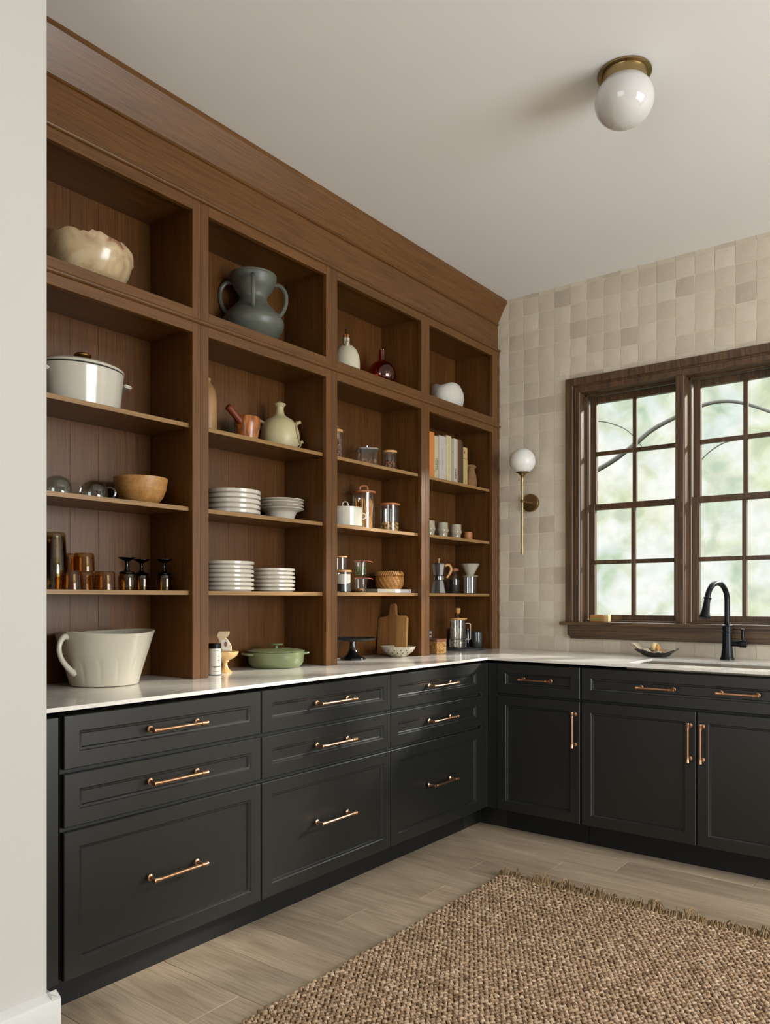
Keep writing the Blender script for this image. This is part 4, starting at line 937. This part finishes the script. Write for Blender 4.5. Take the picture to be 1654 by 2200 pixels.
# -- unit 4
def wavy(th, i, r, z):
    return r*(1+.035*math.cos(3*th+1.2)+.02*math.cos(5*th)), z*(1+.055*math.cos(3*th+1.0)*(1 if z > .08 else 0))
bm = B(); lathe(bm, [(0, 0), (.045, .001), (.075, .014), (.103, .05), (.112, .09), (.109, .125), (.094, .150), (.075, .158), (.058, .150), (.05, .12), (.04, .06), (0, .04)], 64, rf=wavy, sx=.8, sy=1.15, close=False)
single('sculptural_bowl', bm, pm('chalk_white_ceramic', '#cbc5bb', .6, bump=.2, bscale=40), 'chalky white wavy sculptural bowl in the rightmost top opening', 'bowl', (.235, -.362, ZT), smooth=60)
books = [(-.652, -.602, .272, '#c87a3c', 'orange-spined cookbook, leftmost of the row', '', None), (-.600, -.556, .256, '#b9ae8e', 'cream cookbook with the green title Italian on its spine', 'Italian', '#1f3a26'),
         (-.553, -.478, .266, '#b9afa8', 'thick pale grey-white cookbook with faint lettering', 'the kitchen companion', '#8b817c'), (-.476, -.422, .279, '#c0b389', 'tall cream-yellow cookbook with small vertical lettering', 'recipes and stories from home', '#6f6a50'),
         (-.420, -.400, .268, '#9f988c', 'thin grey book between the yellow and the pasta book', 'salt', '#3a3835'), (-.398, -.353, .273, '#b7ad9a', 'off-white cookbook with the black title pasta', 'pasta', '#141210'),
         (-.351, -.309, .276, '#5b3a28', 'brown cookbook right of the pasta book', '', None), (-.307, -.292, .265, '#20302a', 'very thin dark green book beside the brown one', '', None),
         (-.290, -.242, .238, '#b99f66', 'short tan cookbook with a red dot, rightmost of the row', 'slow food', '#7a4a2a')]
PAGE = pm('book_pages', '#b5a888', .9)
for y0, y1, h, col, lb, tx, tc_ in books:
    w = y1-y0; t = thing('book', lb, 'book', (.300, (y0+y1)/2, Z3), group='cookbooks on the corner shelf')
    cm = pm('cover_'+col[1:], col, .55); dpt = .16+random.uniform(-.01, .01)
    bm = B(); box(bm, -.004, -w/2+.0006, 0, 0, w/2-.0006, h); box(bm, -dpt, -w/2+.0006, 0, -.004, -w/2+.003, h); box(bm, -dpt, w/2-.003, 0, -.004, w/2-.0006, h); obj('cover', bm, cm, t, bev=.0008)
    bm = B(); box(bm, -dpt+.004, -w/2+.0031, .003, -.0045, w/2-.0031, h-.003); obj('pages', bm, PAGE, t, smooth=0)
    if tx:
        up_ = tx in ('Italian', 'recipes and stories from home')
        sz = {'pasta': .030, 'Italian': .030, 'salt': .010, 'slow food': .010}.get(tx, .013)
        zc = {'pasta': .065, 'Italian': .095, 'salt': .19, 'slow food': .17}.get(tx, h/2)
        M = Matrix.Translation((.0002, .004 if tx == 'Italian' else 0, zc)) @ Matrix(((0,0,1,0),(0,-1,0,0),(1,0,0,0),(0,0,0,1))) if False else None
        # spine faces +x; reading direction runs up or down the spine
        ang = PI/2 if up_ else -PI/2
        if tx == 'slow food': ang = 0
        M = Matrix.Translation((.0002, .003 if tx == 'Italian' else 0, zc)) @ Matrix.Rotation(ang, 4, 'X') @ Matrix.Rotation(PI/2, 4, 'Z') @ Matrix.Rotation(PI/2, 4, 'X')
        text_mesh(tx, sz, pm('ink_'+tc_[1:], tc_, .6), t, M)
        if tx == 'Italian':
            M = Matrix.Translation((.0002, -.014, .085)) @ Matrix.Rotation(PI/2, 4, 'X') @ Matrix.Rotation(PI/2, 4, 'Z') @ Matrix.Rotation(PI/2, 4, 'X')
            text_mesh('simple dishes', .014, pm('ink_grey_green', '#7f8672', .6), t, M)
        if tx == 'slow food':
            bm = B(); lathe(bm, [(0, 0), (.0065, 0), (.0065, .0005), (0, .0005)], 16, mtx=Matrix.Translation((.0001, -.010, .207)) @ Matrix.Rotation(PI/2, 4, 'Y'), close=False); obj('red_dot', bm, pm('red_ink', '#a3201a', .6), t)
            M = Matrix.Translation((.0002, 0, .034)) @ Matrix.Rotation(PI/2, 4, 'Z') @ Matrix.Rotation(PI/2, 4, 'X'); text_mesh('S', .018, INK, t, M)
KRAFT = pm('brown_kraft_paper', '#7d5a36', .8, bump=1.0, bscale=40, var=.3, vscale=25)
bm = B()
def bagr(th, i, r, z): return r*(1+.07*noise.noise(Vector((math.cos(th)*3, math.sin(th)*3, z*30)))), z
lathe(bm, [(0, 0), (.040, 0), (.044, .01), (.046, .04), (.040, .075), (.030, .105), (.027, .120), (.032, .128)], 28, rf=bagr, sx=.75, close=False)
lathe(bm, [(0, .148), (.03, .146), (.041, .140), (.042, .132), (.032, .126), (0, .124)], 28, (.0, .005, 0), rf=bagr, sx=.6, close=False)
single('paper_bag', bm, KRAFT, 'crumpled brown kraft paper bag with rolled top beside the books', 'bag', (.285, -.178, Z3), smooth=50)
CUPM = pm('speckled_beige_glaze', '#a99f8a', .18, coat=.4, var=.12, vscale=60)
bm = B(); lathe(bm, [(0, 0), (.029, 0), (.031, .003), (.0315, .022), (.0325, .034), (.0375, .044), (.0378, .052), (.0345, .060), (.0345, .088), (.0335, .093), (.031, .093), (.030, .06), (.03, .03), (0, .01)], 36, rf=lambda th, i, r, z: (r*(1+.015*math.cos(8*th)*(1 if z < .05 else .3)), z), close=False)
cupme = tomesh('cup', bm, CUPM, 50)
for y, lb in ((-.583, 'beige stoneware cup with a waistband, half hidden by the third post'), (-.444, 'beige stoneware cup with a waistband, middle of three'), (-.298, 'beige stoneware cup with a waistband, beside the small wooden cups')):
    single('cup', cupme, CUPM, lb, 'cup', (.25, y, Z2), 'beige waisted cups')
vessel('wooden_cup', [(0, 0), (.0245, 0), (.0275, .004), (.0285, .03), (.0275, .055), (.0265, .056), (.024, .05), (.022, .01), (0, .008)], pm('orange_leather_wood', '#a76a35', .45), 'small round orange-brown wooden cup right of the beige cups', 'cup', (.26, -.172, Z2), 32)
bm = B(); lathe(bm, [(0, 0), (.018, 0), (.0225, .005), (.0235, .025), (.021, .046), (.0195, .047), (0, .04)], 8, close=False)
single('wooden_cup', bm, pm('red_brown_cup_wood', '#96572b', .45), 'small faceted reddish wooden cup, last on the right of the cup shelf', 'cup', (.225, -.115, Z2), smooth=0)
t = thing('moka_pot', 'octagonal aluminium moka pot with pale wooden handle', 'coffee pot', (.275, -.520, Z1))
ALU = pm('cast_aluminium', '#a9a9a8', .28, 1)
bm = B(); lathe(bm, [(0, 0), (.042, 0), (.0435, .003), (.036, .045), (.030, .072), (.0285, .076)], 8, close=False); obj('boiler', bm, ALU, t, smooth=0)
bm = B(); lathe(bm, [(.0285, .076), (.031, .078), (.031, .098), (.029, .100)], 32, close=False); obj('collar', bm, CHROME, t)
bm = B(); lathe(bm, [(.027, .100), (.030, .104), (.0385, .166), (.039, .168), (.036, .168), (0, .14)], 8, close=False)
v = [(.036, -.03, .166), (.052, -.045, .168), (.034, -.036, .150)]; obj('jug', bm, ALU, t, smooth=0)
bm = B(); lathe(bm, [(.0395, .1685), (.038, .172), (.02, .177), (0, .178)], 8, close=False); l_ = obj('lid', bm, ALU, t, smooth=0)
PALEW = pm('pale_beech', '#b98f58', .45)
bm = B(); lathe(bm, [(0, .177), (.005, .177), (.006, .190), (.009, .202), (0, .203)], 16, close=False); obj('knob', bm, PALEW, l_)
a = math.radians(47); bm = B()
tube(bm, spline([(x*math.cos(a), x*math.sin(a), z) for x, z in ((.036, .160), (.052, .166), (.068, .160), (.075, .140), (.068, .118), (.056, .100), (.048, .090))], 5), [.008]*10+[.0085]*12+[.007]*9, 10, flat=.8); obj('handle', bm, PALEW, t)
t = thing('glass_bottle', 'dark-filled glass bottle with cork-brown lid between moka pot and dripper', 'jar', (.195, -.232, Z1))
bm = B(); lathe(bm, [(0, 0), (.037, 0), (.039, .003), (.039, .100), (.034, .118), (.026, .128), (.025, .138)], 36, close=False); obj('glass_body', bm, GLASS, t)
bm = B(); lathe(bm, [(0, .003), (.036, .003), (.036, .085), (0, .085)], 28, close=False); obj('coffee', bm, pm('dark_ground_coffee', '#17130f', .7), t)
bm = B(); lathe(bm, [(0, .1385), (.029, .1385), (.031, .146), (.031, .154), (0, .155)], 28, close=False); obj('lid', bm, REDWD, t)
t = thing('pour_over_jug', 'straight glass coffee beaker under the ceramic dripper', 'beaker', (.285, -.188, Z1))
obj('glass_body', jarbody(.0425, .103), GLASS, t)
t = thing('dripper', 'fluted pale ceramic coffee dripper cone on the glass beaker', 'dripper', (.285, -.188, Z1+.1035))
bm = B(); lathe(bm, [(0, 0), (.048, 0), (.050, .002), (.048, .005), (.024, .007), (.022, .010), (.0575, .078), (.056, .079), (.02, .014), (0, .012)], 40, rf=lambda th, i, r, z: (r*(1+(.025*math.cos(10*th) if z > .012 else 0)), z), close=False); obj('cone', bm, pm('pale_grey_ceramic', '#a69f8f', .35), t, smooth=20)
# on the worktop
t = thing('tea_tin', 'orange floral printed tin box by the third post on the worktop', 'tin', (.330, -.617, ZC), math.radians(-8))
FLOR = pm('floral_print', '#a8703a', .4); ft = FLOR.node_tree; nv = ft.nodes.new('ShaderNodeTexVoronoi'); nv.inputs['Scale'].default_value = 120; tcn = ft.nodes.new('ShaderNodeTexCoord'); ft.links.new(tcn.outputs['Object'], nv.inputs['Vector'])
rv = ft.nodes.new('ShaderNodeValToRGB'); er = rv.color_ramp.elements; er.new(.5); er.new(.7)
for i, (q, c) in enumerate([(.0, '#8a5a2a'), (.35, '#b98442'), (.6, '#d8b272'), (.9, '#7c4a2c')]): er[i].position = q; er[i].color = lin(c)
ft.links.new(nv.outputs['Color'], rv.inputs['Fac']); ft.links.new(rv.outputs[0], ft.nodes['Principled BSDF'].inputs['Base Color'])
bm = B(); box(bm, -.035, -.040, 0, .035, .040, .066); obj('body', bm, FLOR, t, bev=.002)
bm = B(); box(bm, -.0358, -.0408, .0662, .0358, .0408, .082); obj('lid', bm, pm('faded_rose_lid', '#8f6048', .4), t, bev=.002)
t = thing('small_tin', 'small dark tin with a pale label standing behind the floral tin', 'tin', (.20, -.535, ZC))
bm = B(); box(bm, -.02, -.028, 0, .02, .028, .125); obj('body', bm, pm('slate_tin', '#3b4042', .4), t, bev=.002)
bm = B(); box(bm, .0202, -.024, .085, .0206, .024, .118); obj('label', bm, pm('grey_label', '#8d8f8a', .6), t, smooth=0)
bm = B(); box(bm, .0207, -.020, .094, .0209, .020, .104); obj('label_stripe', bm, INK, t, smooth=0)
bm = B(); prism(bm, [(.155*math.cos(a), .148*math.sin(a)) for a in [2*PI*k/64 for k in range(64)]], 'xy', 0, .0115)
single('slate_board', bm, pm('dark_slate', '#2c302e', .55, bump=1, bscale=50, var=.3, vscale=30), 'round dark slate board under the french press', 'tray', (.245, -.240, ZC), bev=.0015)
ZS = ZC+.0118
t = thing('french_press', 'glass french press with wooden lid and ball knob on the slate board', 'coffee pot', (.262, -.290, ZS))
bm = B(); lathe(bm, [(0, .003), (.045, .003), (.0475, .006), (.0475, .168), (.0455, .168), (.0455, .008), (0, .007)], 44, close=False); obj('beaker', bm, GLASS, t)
bm = B(); lathe(bm, [(0, .1685), (.050, .1685), (.056, .174), (.056, .180), (0, .181)], 44, close=False); l_ = obj('lid', bm, BEECH, t)
bm = B(); lathe(bm, [(0, .204), (.005, .204), (.012, .214), (.0165, .232), (.015, .240), (0, .241)], 24, close=False); obj('knob', bm, BEECH, l_)
bm = B(); lathe(bm, [(0, .03), (.0022, .03), (.0022, .206), (0, .206)], 10, close=False); lathe(bm, [(0, .030), (.0445, .030), (.0445, .034), (0, .034)], 36, close=False); obj('plunger', bm, CHROME, t)
bm = B()
for z in (.052, .004): tube(bm, [(.0485*math.cos(2*PI*k/40), .0485*math.sin(2*PI*k/40), z) for k in range(40)], .0018, 6, closed=True)
for k in range(4):
    a = math.radians(-60+90*k); tube(bm, [(.0488*math.cos(a), .0488*math.sin(a), .003), (.0488*math.cos(a), .0488*math.sin(a), .054)], .0017, 6)
obj('frame', bm, CHROME, t)
a = math.radians(47); bm = B(); tube(bm, spline([(x*math.cos(a), x*math.sin(a), z) for x, z in ((.049, .146), (.066, .147), (.076, .143), (.078, .134), (.078, .062), (.073, .052), (.049, .052))], 4), .0034, 8); obj('handle', bm, pm('pale_metal_handle', '#b7ab98', .3, .6), t)
bm = B(); box(bm, -.025, -.034, 0, .025, .034, .112)
t = thing('paper_box', 'plain kraft paper box behind the french press handle', 'box', (.170, -.162, ZS), math.radians(-30)); obj('carton', bm, pm('kraft_card', '#9a8460', .8), t, bev=.001)
bm = B(); box(bm, .0252, -.0008, 0, .0256, .0008, .112); obj('seam', bm, pm('card_seam', '#5c4d36', .8), t, smooth=0)
bm = B(); lathe(bm, [(0, .1125), (.006, .1125), (.0075, .124), (.005, .13), (0, .131)], 14, close=False); obj('knot', bm, pm('twine_knot', '#b09a74', .9), t)
vessel('dark_bottle', [(0, 0), (.017, 0), (.018, .003), (.018, .085), (.013, .098), (.012, .112), (0, .112)], pm('deep_navy_glaze', '#10161f', .2, coat=.4), 'slim dark navy bottle between the french press and grey mug', 'bottle', (.245, -.155, ZS), 28)
vessel('dark_mug', [(0, 0), (.028, 0), (.031, .004), (.0325, .04), (.032, .09), (.030, .091), (.029, .02), (0, .012)], pm('dark_green_grey_glaze', '#3b423e', .12, coat=.6), 'dark grey-green glazed cup at the right end of the slate board', 'cup', (.300, -.132, ZS), 36)

# -- window sill and sink
t = thing('brush_block', 'small wooden soap block on the window sill at left', 'block', (1.035, .005, 1.0905+.0))
bm = B(); box(bm, -.055, -.018, 0, .030, .018, .040); obj('wooden_body', bm, pm('varnished_wood_block', '#a8733a', .4, var=.2), t, bev=.003)
bm = B(); box(bm, .0305, -.018, 0, .058, .018, .041); obj('light_end', bm, pm('pale_wood_end', '#cfae7c', .5), t, bev=.003)
bm = B(); box(bm, -.048, -.0186, .006, .022, -.0181, .024); obj('label_plate', bm, pm('brass_label', '#9a8a50', .4, .4), t, smooth=0)
t = thing('soap_tray', 'dark wavy-edged oval tray holding cloth and brush left of the faucet', 'tray', (1.400, -.125, ZC))
def tr(th, i, r, z): return r*(1+.07*math.cos(3*th+.6)), z+(.009*math.cos(3*th+.4)+.006*math.cos(2*th) if r > .05 and z > .01 else 0)
bm = B(); lathe(bm, [(0, 0), (.042, 0), (.060, .006), (.082, .018), (.100, .030), (.103, .032), (.100, .034), (.080, .023), (.055, .010), (0, .006)], 56, rf=tr, sx=1.12, sy=.62, close=False); obj('dish', bm, pm('dark_bronze_glaze', '#1e1a1b', .22, coat=.4), t, smooth=60)
LIN = pm('striped_linen', '#b3a185', .9); lt = LIN.node_tree; wv = lt.nodes.new('ShaderNodeTexWave'); wv.inputs['Scale'].default_value = 55; wv.bands_direction = 'Y'; tcn = lt.nodes.new('ShaderNodeTexCoord'); lt.links.new(tcn.outputs['Object'], wv.inputs['Vector'])
rv = lt.nodes.new('ShaderNodeValToRGB'); rv.color_ramp.elements[0].color = lin('#6d5745'); rv.color_ramp.elements[0].position = .12; rv.color_ramp.elements[1].color = lin('#cdbfa6'); rv.color_ramp.elements[1].position = .3
lt.links.new(wv.outputs['Fac'], rv.inputs['Fac']); lt.links.new(rv.outputs[0], lt.nodes['Principled BSDF'].inputs['Base Color'])
bm = B(); n_, m_ = 36, 14; top = {}
for i in range(n_+1):
    for j in range(m_+1):
        x = -.130+.205*i/n_; y = -.030+.056*j/m_
        z = .018+.040*max(0, (-x-.02)/.11)**1.0+.006*math.sin(i*.55)*(1-i/n_*.6)+.004*math.cos(j*.9+i*.2)
        top[i, j] = bm.verts.new((x, y, z))
for i in range(n_):
    for j in range(m_): bm.faces.new((top[i, j], top[i+1, j], top[i+1, j+1], top[i, j+1]))
o = single('cloth', bm, LIN, 'folded striped beige dishcloth draped over the dark tray', 'cloth', (1.400, -.125, ZC), smooth=80)
so_ = o.modifiers.new('thick', 'SOLIDIFY'); so_.thickness = .010; so_.offset = 1
t = thing('dish_brush', 'round pale bristle dish brush lying on the cloth in the tray', 'brush', (1.392, -.122, ZC+.030))
bm = B(); ball(bm, (0, 0, .022), .024, 20, 12, (.9, 1, 1)); obj('bristles', bm, pm('pale_bristle', '#d9c591', .9, bump=1, bscale=200), t)
bm = B(); lathe(bm, [(0, .0), (.016, .0), (.023, .005), (.024, .012), (0, .013)], 24, mtx=Matrix.Translation((.012, 0, .014)) @ Matrix.Rotation(math.radians(75), 4, 'Y'), close=False); obj('head', bm, BEECH, t)
bm = B(); ball(bm, (0, 0, .010), .016, 18, 10, (1.1, .9, .6)); single('pebble_soap', bm, pm('tan_soap', '#a58560', .5), 'small tan pebble-shaped soap in the tray right of the brush', 'soap', (1.430, -.118, ZC+.022))

# ------------------------------------------------------------------ rug: hand-knotted jute
rx0, rx1, ry0, ry1 = 1.105, 2.75, -4.15, -1.275
t = thing('rug', 'chunky woven natural jute rug with fringed end on the oak floor', 'rug', (0, 0, .001))
bm = B(); prism(bm, [(rx0+.006, ry0), (rx1-.006, ry0), (rx1-.006, ry1-.004), (rx0+.006, ry1-.004)], 'xy', 0, .007); obj('backing', bm, pm('jute_backing', '#5f462c', .95), t, smooth=0)
def jute(name, dark=1.0):
    m = bpy.data.materials.new(name); m.use_nodes = True; q = m.node_tree; p = q.nodes['Principled BSDF']; n = q.nodes.new; l = q.links.new
    at = n('ShaderNodeAttribute'); at.attribute_name = 'tint'; tcn = n('ShaderNodeTexCoord'); a = n('ShaderNodeTexNoise'); a.inputs['Scale'].default_value = 420; a.inputs['Detail'].default_value = 3
    l(tcn.outputs['Object'], a.inputs['Vector']); r = n('ShaderNodeMapRange'); r.inputs['To Min'].default_value = .5*dark; r.inputs['To Max'].default_value = 1.4*dark; l(a.outputs['Fac'], r.inputs['Value'])
    mx = n('ShaderNodeMixRGB'); mx.blend_type = 'MULTIPLY'; mx.inputs[0].default_value = 1; l(at.outputs['Color'], mx.inputs[1]); l(r.outputs[0], mx.inputs[2]); l(mx.outputs[0], p.inputs['Base Color'])
    p.inputs['Roughness'].default_value = .85; p.inputs['Specular IOR Level'].default_value = .2; return m
JUTE = jute('jute_yarn')
SEG, RNG = 6, 4
tv = [(0, 0, -1)]
for i in range(1, RNG):
    for k in range(SEG):
        a, b = PI*i/RNG, 2*PI*k/SEG; tv.append((math.sin(a)*math.cos(b), math.sin(a)*math.sin(b), -math.cos(a)))
tv.append((0, 0, 1)); tv = np.array(tv); tv = tv[:, [2, 0, 1]]      # long axis on x
tf = []
for k in range(SEG): tf.append((0, 1+(k+1) % SEG, 1+k))
for i in range(RNG-2):
    for k in range(SEG):
        a, b, c_, d_ = 1+i*SEG+k, 1+i*SEG+(k+1) % SEG, 1+(i+1)*SEG+(k+1) % SEG, 1+(i+1)*SEG+k; tf += [(a, b, c_), (a, c_, d_)]
for k in range(SEG): tf.append((1+(RNG-2)*SEG+k, 1+(RNG-2)*SEG+(k+1) % SEG, len(tv)-1))
tf = np.array(tf)
px_, py_ = .0180, .0148
nx, ny = int((rx1-rx0)/px_), int((ry1-ry0)/py_)
ii, jj = np.meshgrid(np.arange(nx), np.arange(ny), indexing='ij'); ii = ii.ravel(); jj = jj.ravel()
cx_ = rx0+px_*(ii+.5+.5*(jj % 2)); cy_ = ry0+py_*(jj+.5); cx_ = cx_ + rng.normal(0, .0011, cx_.size); cy_ = cy_ + rng.normal(0, .0010, cy_.size)
edge = rx0 + .006*np.sin((cy_+1)*3.1)
sel = cx_ < rx1; cx_, cy_, ii, jj = cx_[sel], cy_[sel], ii[sel], jj[sel]
allv, allf, allc = [], [], []; base = 0; nv = len(tv)
pal = np.array([lin(c)[:3] for c in ('#a58a6e', '#ad9479', '#9a7d60', '#8b7056', '#b39c82', '#a0866a', '#7a6048')])
for s_ in (-1, 1):
    N_ = cx_.size; ang = s_*(.62+rng.normal(0, .20, N_))*np.where(jj % 2 == 0, 1, -1)
    lx = .0108*rng.uniform(.85, 1.15, N_); wy = .0052*rng.uniform(.85, 1.2, N_); hz = .0060*rng.uniform(.8, 1.25, N_)
    tilt = rng.normal(0, .15, N_)
    P0 = tv[None]*np.stack([lx, wy, hz], 1)[:, None, :]
    P0[:, :, 2] -= (P0[:, :, 0]/.0108)**2*.0042
    X = P0[:, :, 0]*np.cos(ang)[:, None]-P0[:, :, 1]*np.sin(ang)[:, None]; Y = P0[:, :, 0]*np.sin(ang)[:, None]+P0[:, :, 1]*np.cos(ang)[:, None]
    X = X+cx_[:, None]; Y = Y+(cy_+s_*.0036)[:, None]; Zz = P0[:, :, 2]+(.0105+rng.normal(0, .0010, N_))[:, None]+tilt[:, None]*P0[:, :, 0]
    allv.append(np.stack([X, Y, Zz], 2).reshape(-1, 3)); allf.append((tf[None]+(np.arange(N_)*nv)[:, None, None]).reshape(-1, 3)+base); base += N_*nv
    cc = pal[rng.integers(0, len(pal), N_)]*rng.uniform(.72, 1.25, (N_, 1)); allc.append(np.repeat(cc, nv, 0))
V = np.concatenate(allv).astype(np.float32); F = np.concatenate(allf).astype(np.int32); CC = np.concatenate(allc)
me = bpy.data.meshes.new('woven_yarn'); me.vertices.add(len(V)); me.vertices.foreach_set('co', V.ravel()); me.loops.add(F.size); me.loops.foreach_set('vertex_index', F.ravel())
me.polygons.add(len(F)); me.polygons.foreach_set('loop_start', np.arange(0, F.size, 3, dtype=np.int32)); me.update(calc_edges=True); me.validate()
ca_ = me.color_attributes.new('tint', 'FLOAT_COLOR', 'POINT'); ca_.data.foreach_set('color', np.concatenate([CC, np.ones((len(CC), 1))], 1).astype(np.float32).ravel())
me.shade_smooth(); me.materials.append(JUTE); o = obj('woven_yarn', me, JUTE, t); o['kind'] = 'stuff'
bm = B(); rr = random.Random(12); nt_ = int((rx1-rx0)/.0062)
for k in range(nt_):
    x = rx0+(rx1-rx0)*k/nt_; big = rr.random() < .16
    for s_ in range(3 if big else 2):
        ln = rr.uniform(.026, .052) if big else rr.uniform(.016, .036); up_ = rr.uniform(.014, .040) if big else rr.uniform(.002, .020); dx_ = rr.uniform(-.018, .018)
        p0 = (x+rr.uniform(-.003, .003), ry1-.006, .008)
        pts = spline([p0, (x+dx_*.4, ry1+ln*.4, .010+up_), (x+dx_, ry1+ln*.8, .008+up_*rr.uniform(.5, 1.0)), (x+dx_*1.5+rr.uniform(-.006, .006), ry1+ln, .004+up_*rr.uniform(0, .6))], 3)
        tube(bm, pts, [.0023]*len(pts), 5)
fm = tomesh('fringe', bm, JUTE, 60); ca_ = fm.color_attributes.new('tint', 'FLOAT_COLOR', 'POINT')
cc = np.ones((len(fm.vertices), 4), np.float32); cc[:, :3] = np.array(lin('#8f7656')[:3])*rng.uniform(.55, 1.3, (len(fm.vertices)//20+1, 1)).repeat(20, 0)[:len(fm.vertices)]
ca_.data.foreach_set('color', cc.ravel()); o = obj('fringe', fm, JUTE, t); o['kind'] = 'stuff'

# ------------------------------------------------------------------ outside: limbs of a tree in front of the woodland
t = thing('tree', 'bare arching limbs of a pale grey tree outside the window', 'tree', (-1.6, 4.6, -.3))
BARK = pm('pale_grey_bark', '#4a4944', .9)
def limb(P, r0, r1):
    bm = B(); pts = spline([Vector(p)-Vector((-1.6, 4.6, -.3)) for p in P], 6); n_ = len(pts); tube(bm, pts, [r0+(r1-r0)*i/(n_-1) for i in range(n_)], 8); obj('branch', bm, BARK, t)
bm = B(); tube(bm, spline([(0, 0, 0), (.05, 0, 1.2), (.15, 0, 2.2), (.5, -.2, 2.9)], 6), [.12]*7+[.09]*6+[.06]*6, 12); obj('trunk', bm, BARK, t)
limb([(-1.1, 4.4, 2.6), (-.55, 4.1, 2.72), (-.23, 4, 2.87), (-.03, 4, 3.01), (.21, 4, 3.11), (.46, 4, 3.19), (.65, 4, 3.21), (.85, 4, 3.17), (1.12, 4, 3.04), (1.6, 3.9, 2.75)], .030, .014)
limb([(1.58, 3.9, 2.765), (1.2, 3.95, 2.83), (.81, 4, 2.81), (.63, 4, 2.76), (.47, 4, 2.63), (.36, 4, 2.42), (.31, 4, 2.2)], .010, .004)
limb([(-1.1, 4.4, 2.65), (-.9, 4.1, 3.1), (-.65, 4, 3.19), (-.38, 4, 3.10), (-.23, 4, 2.98), (-.1, 4, 2.8)], .010, .004)
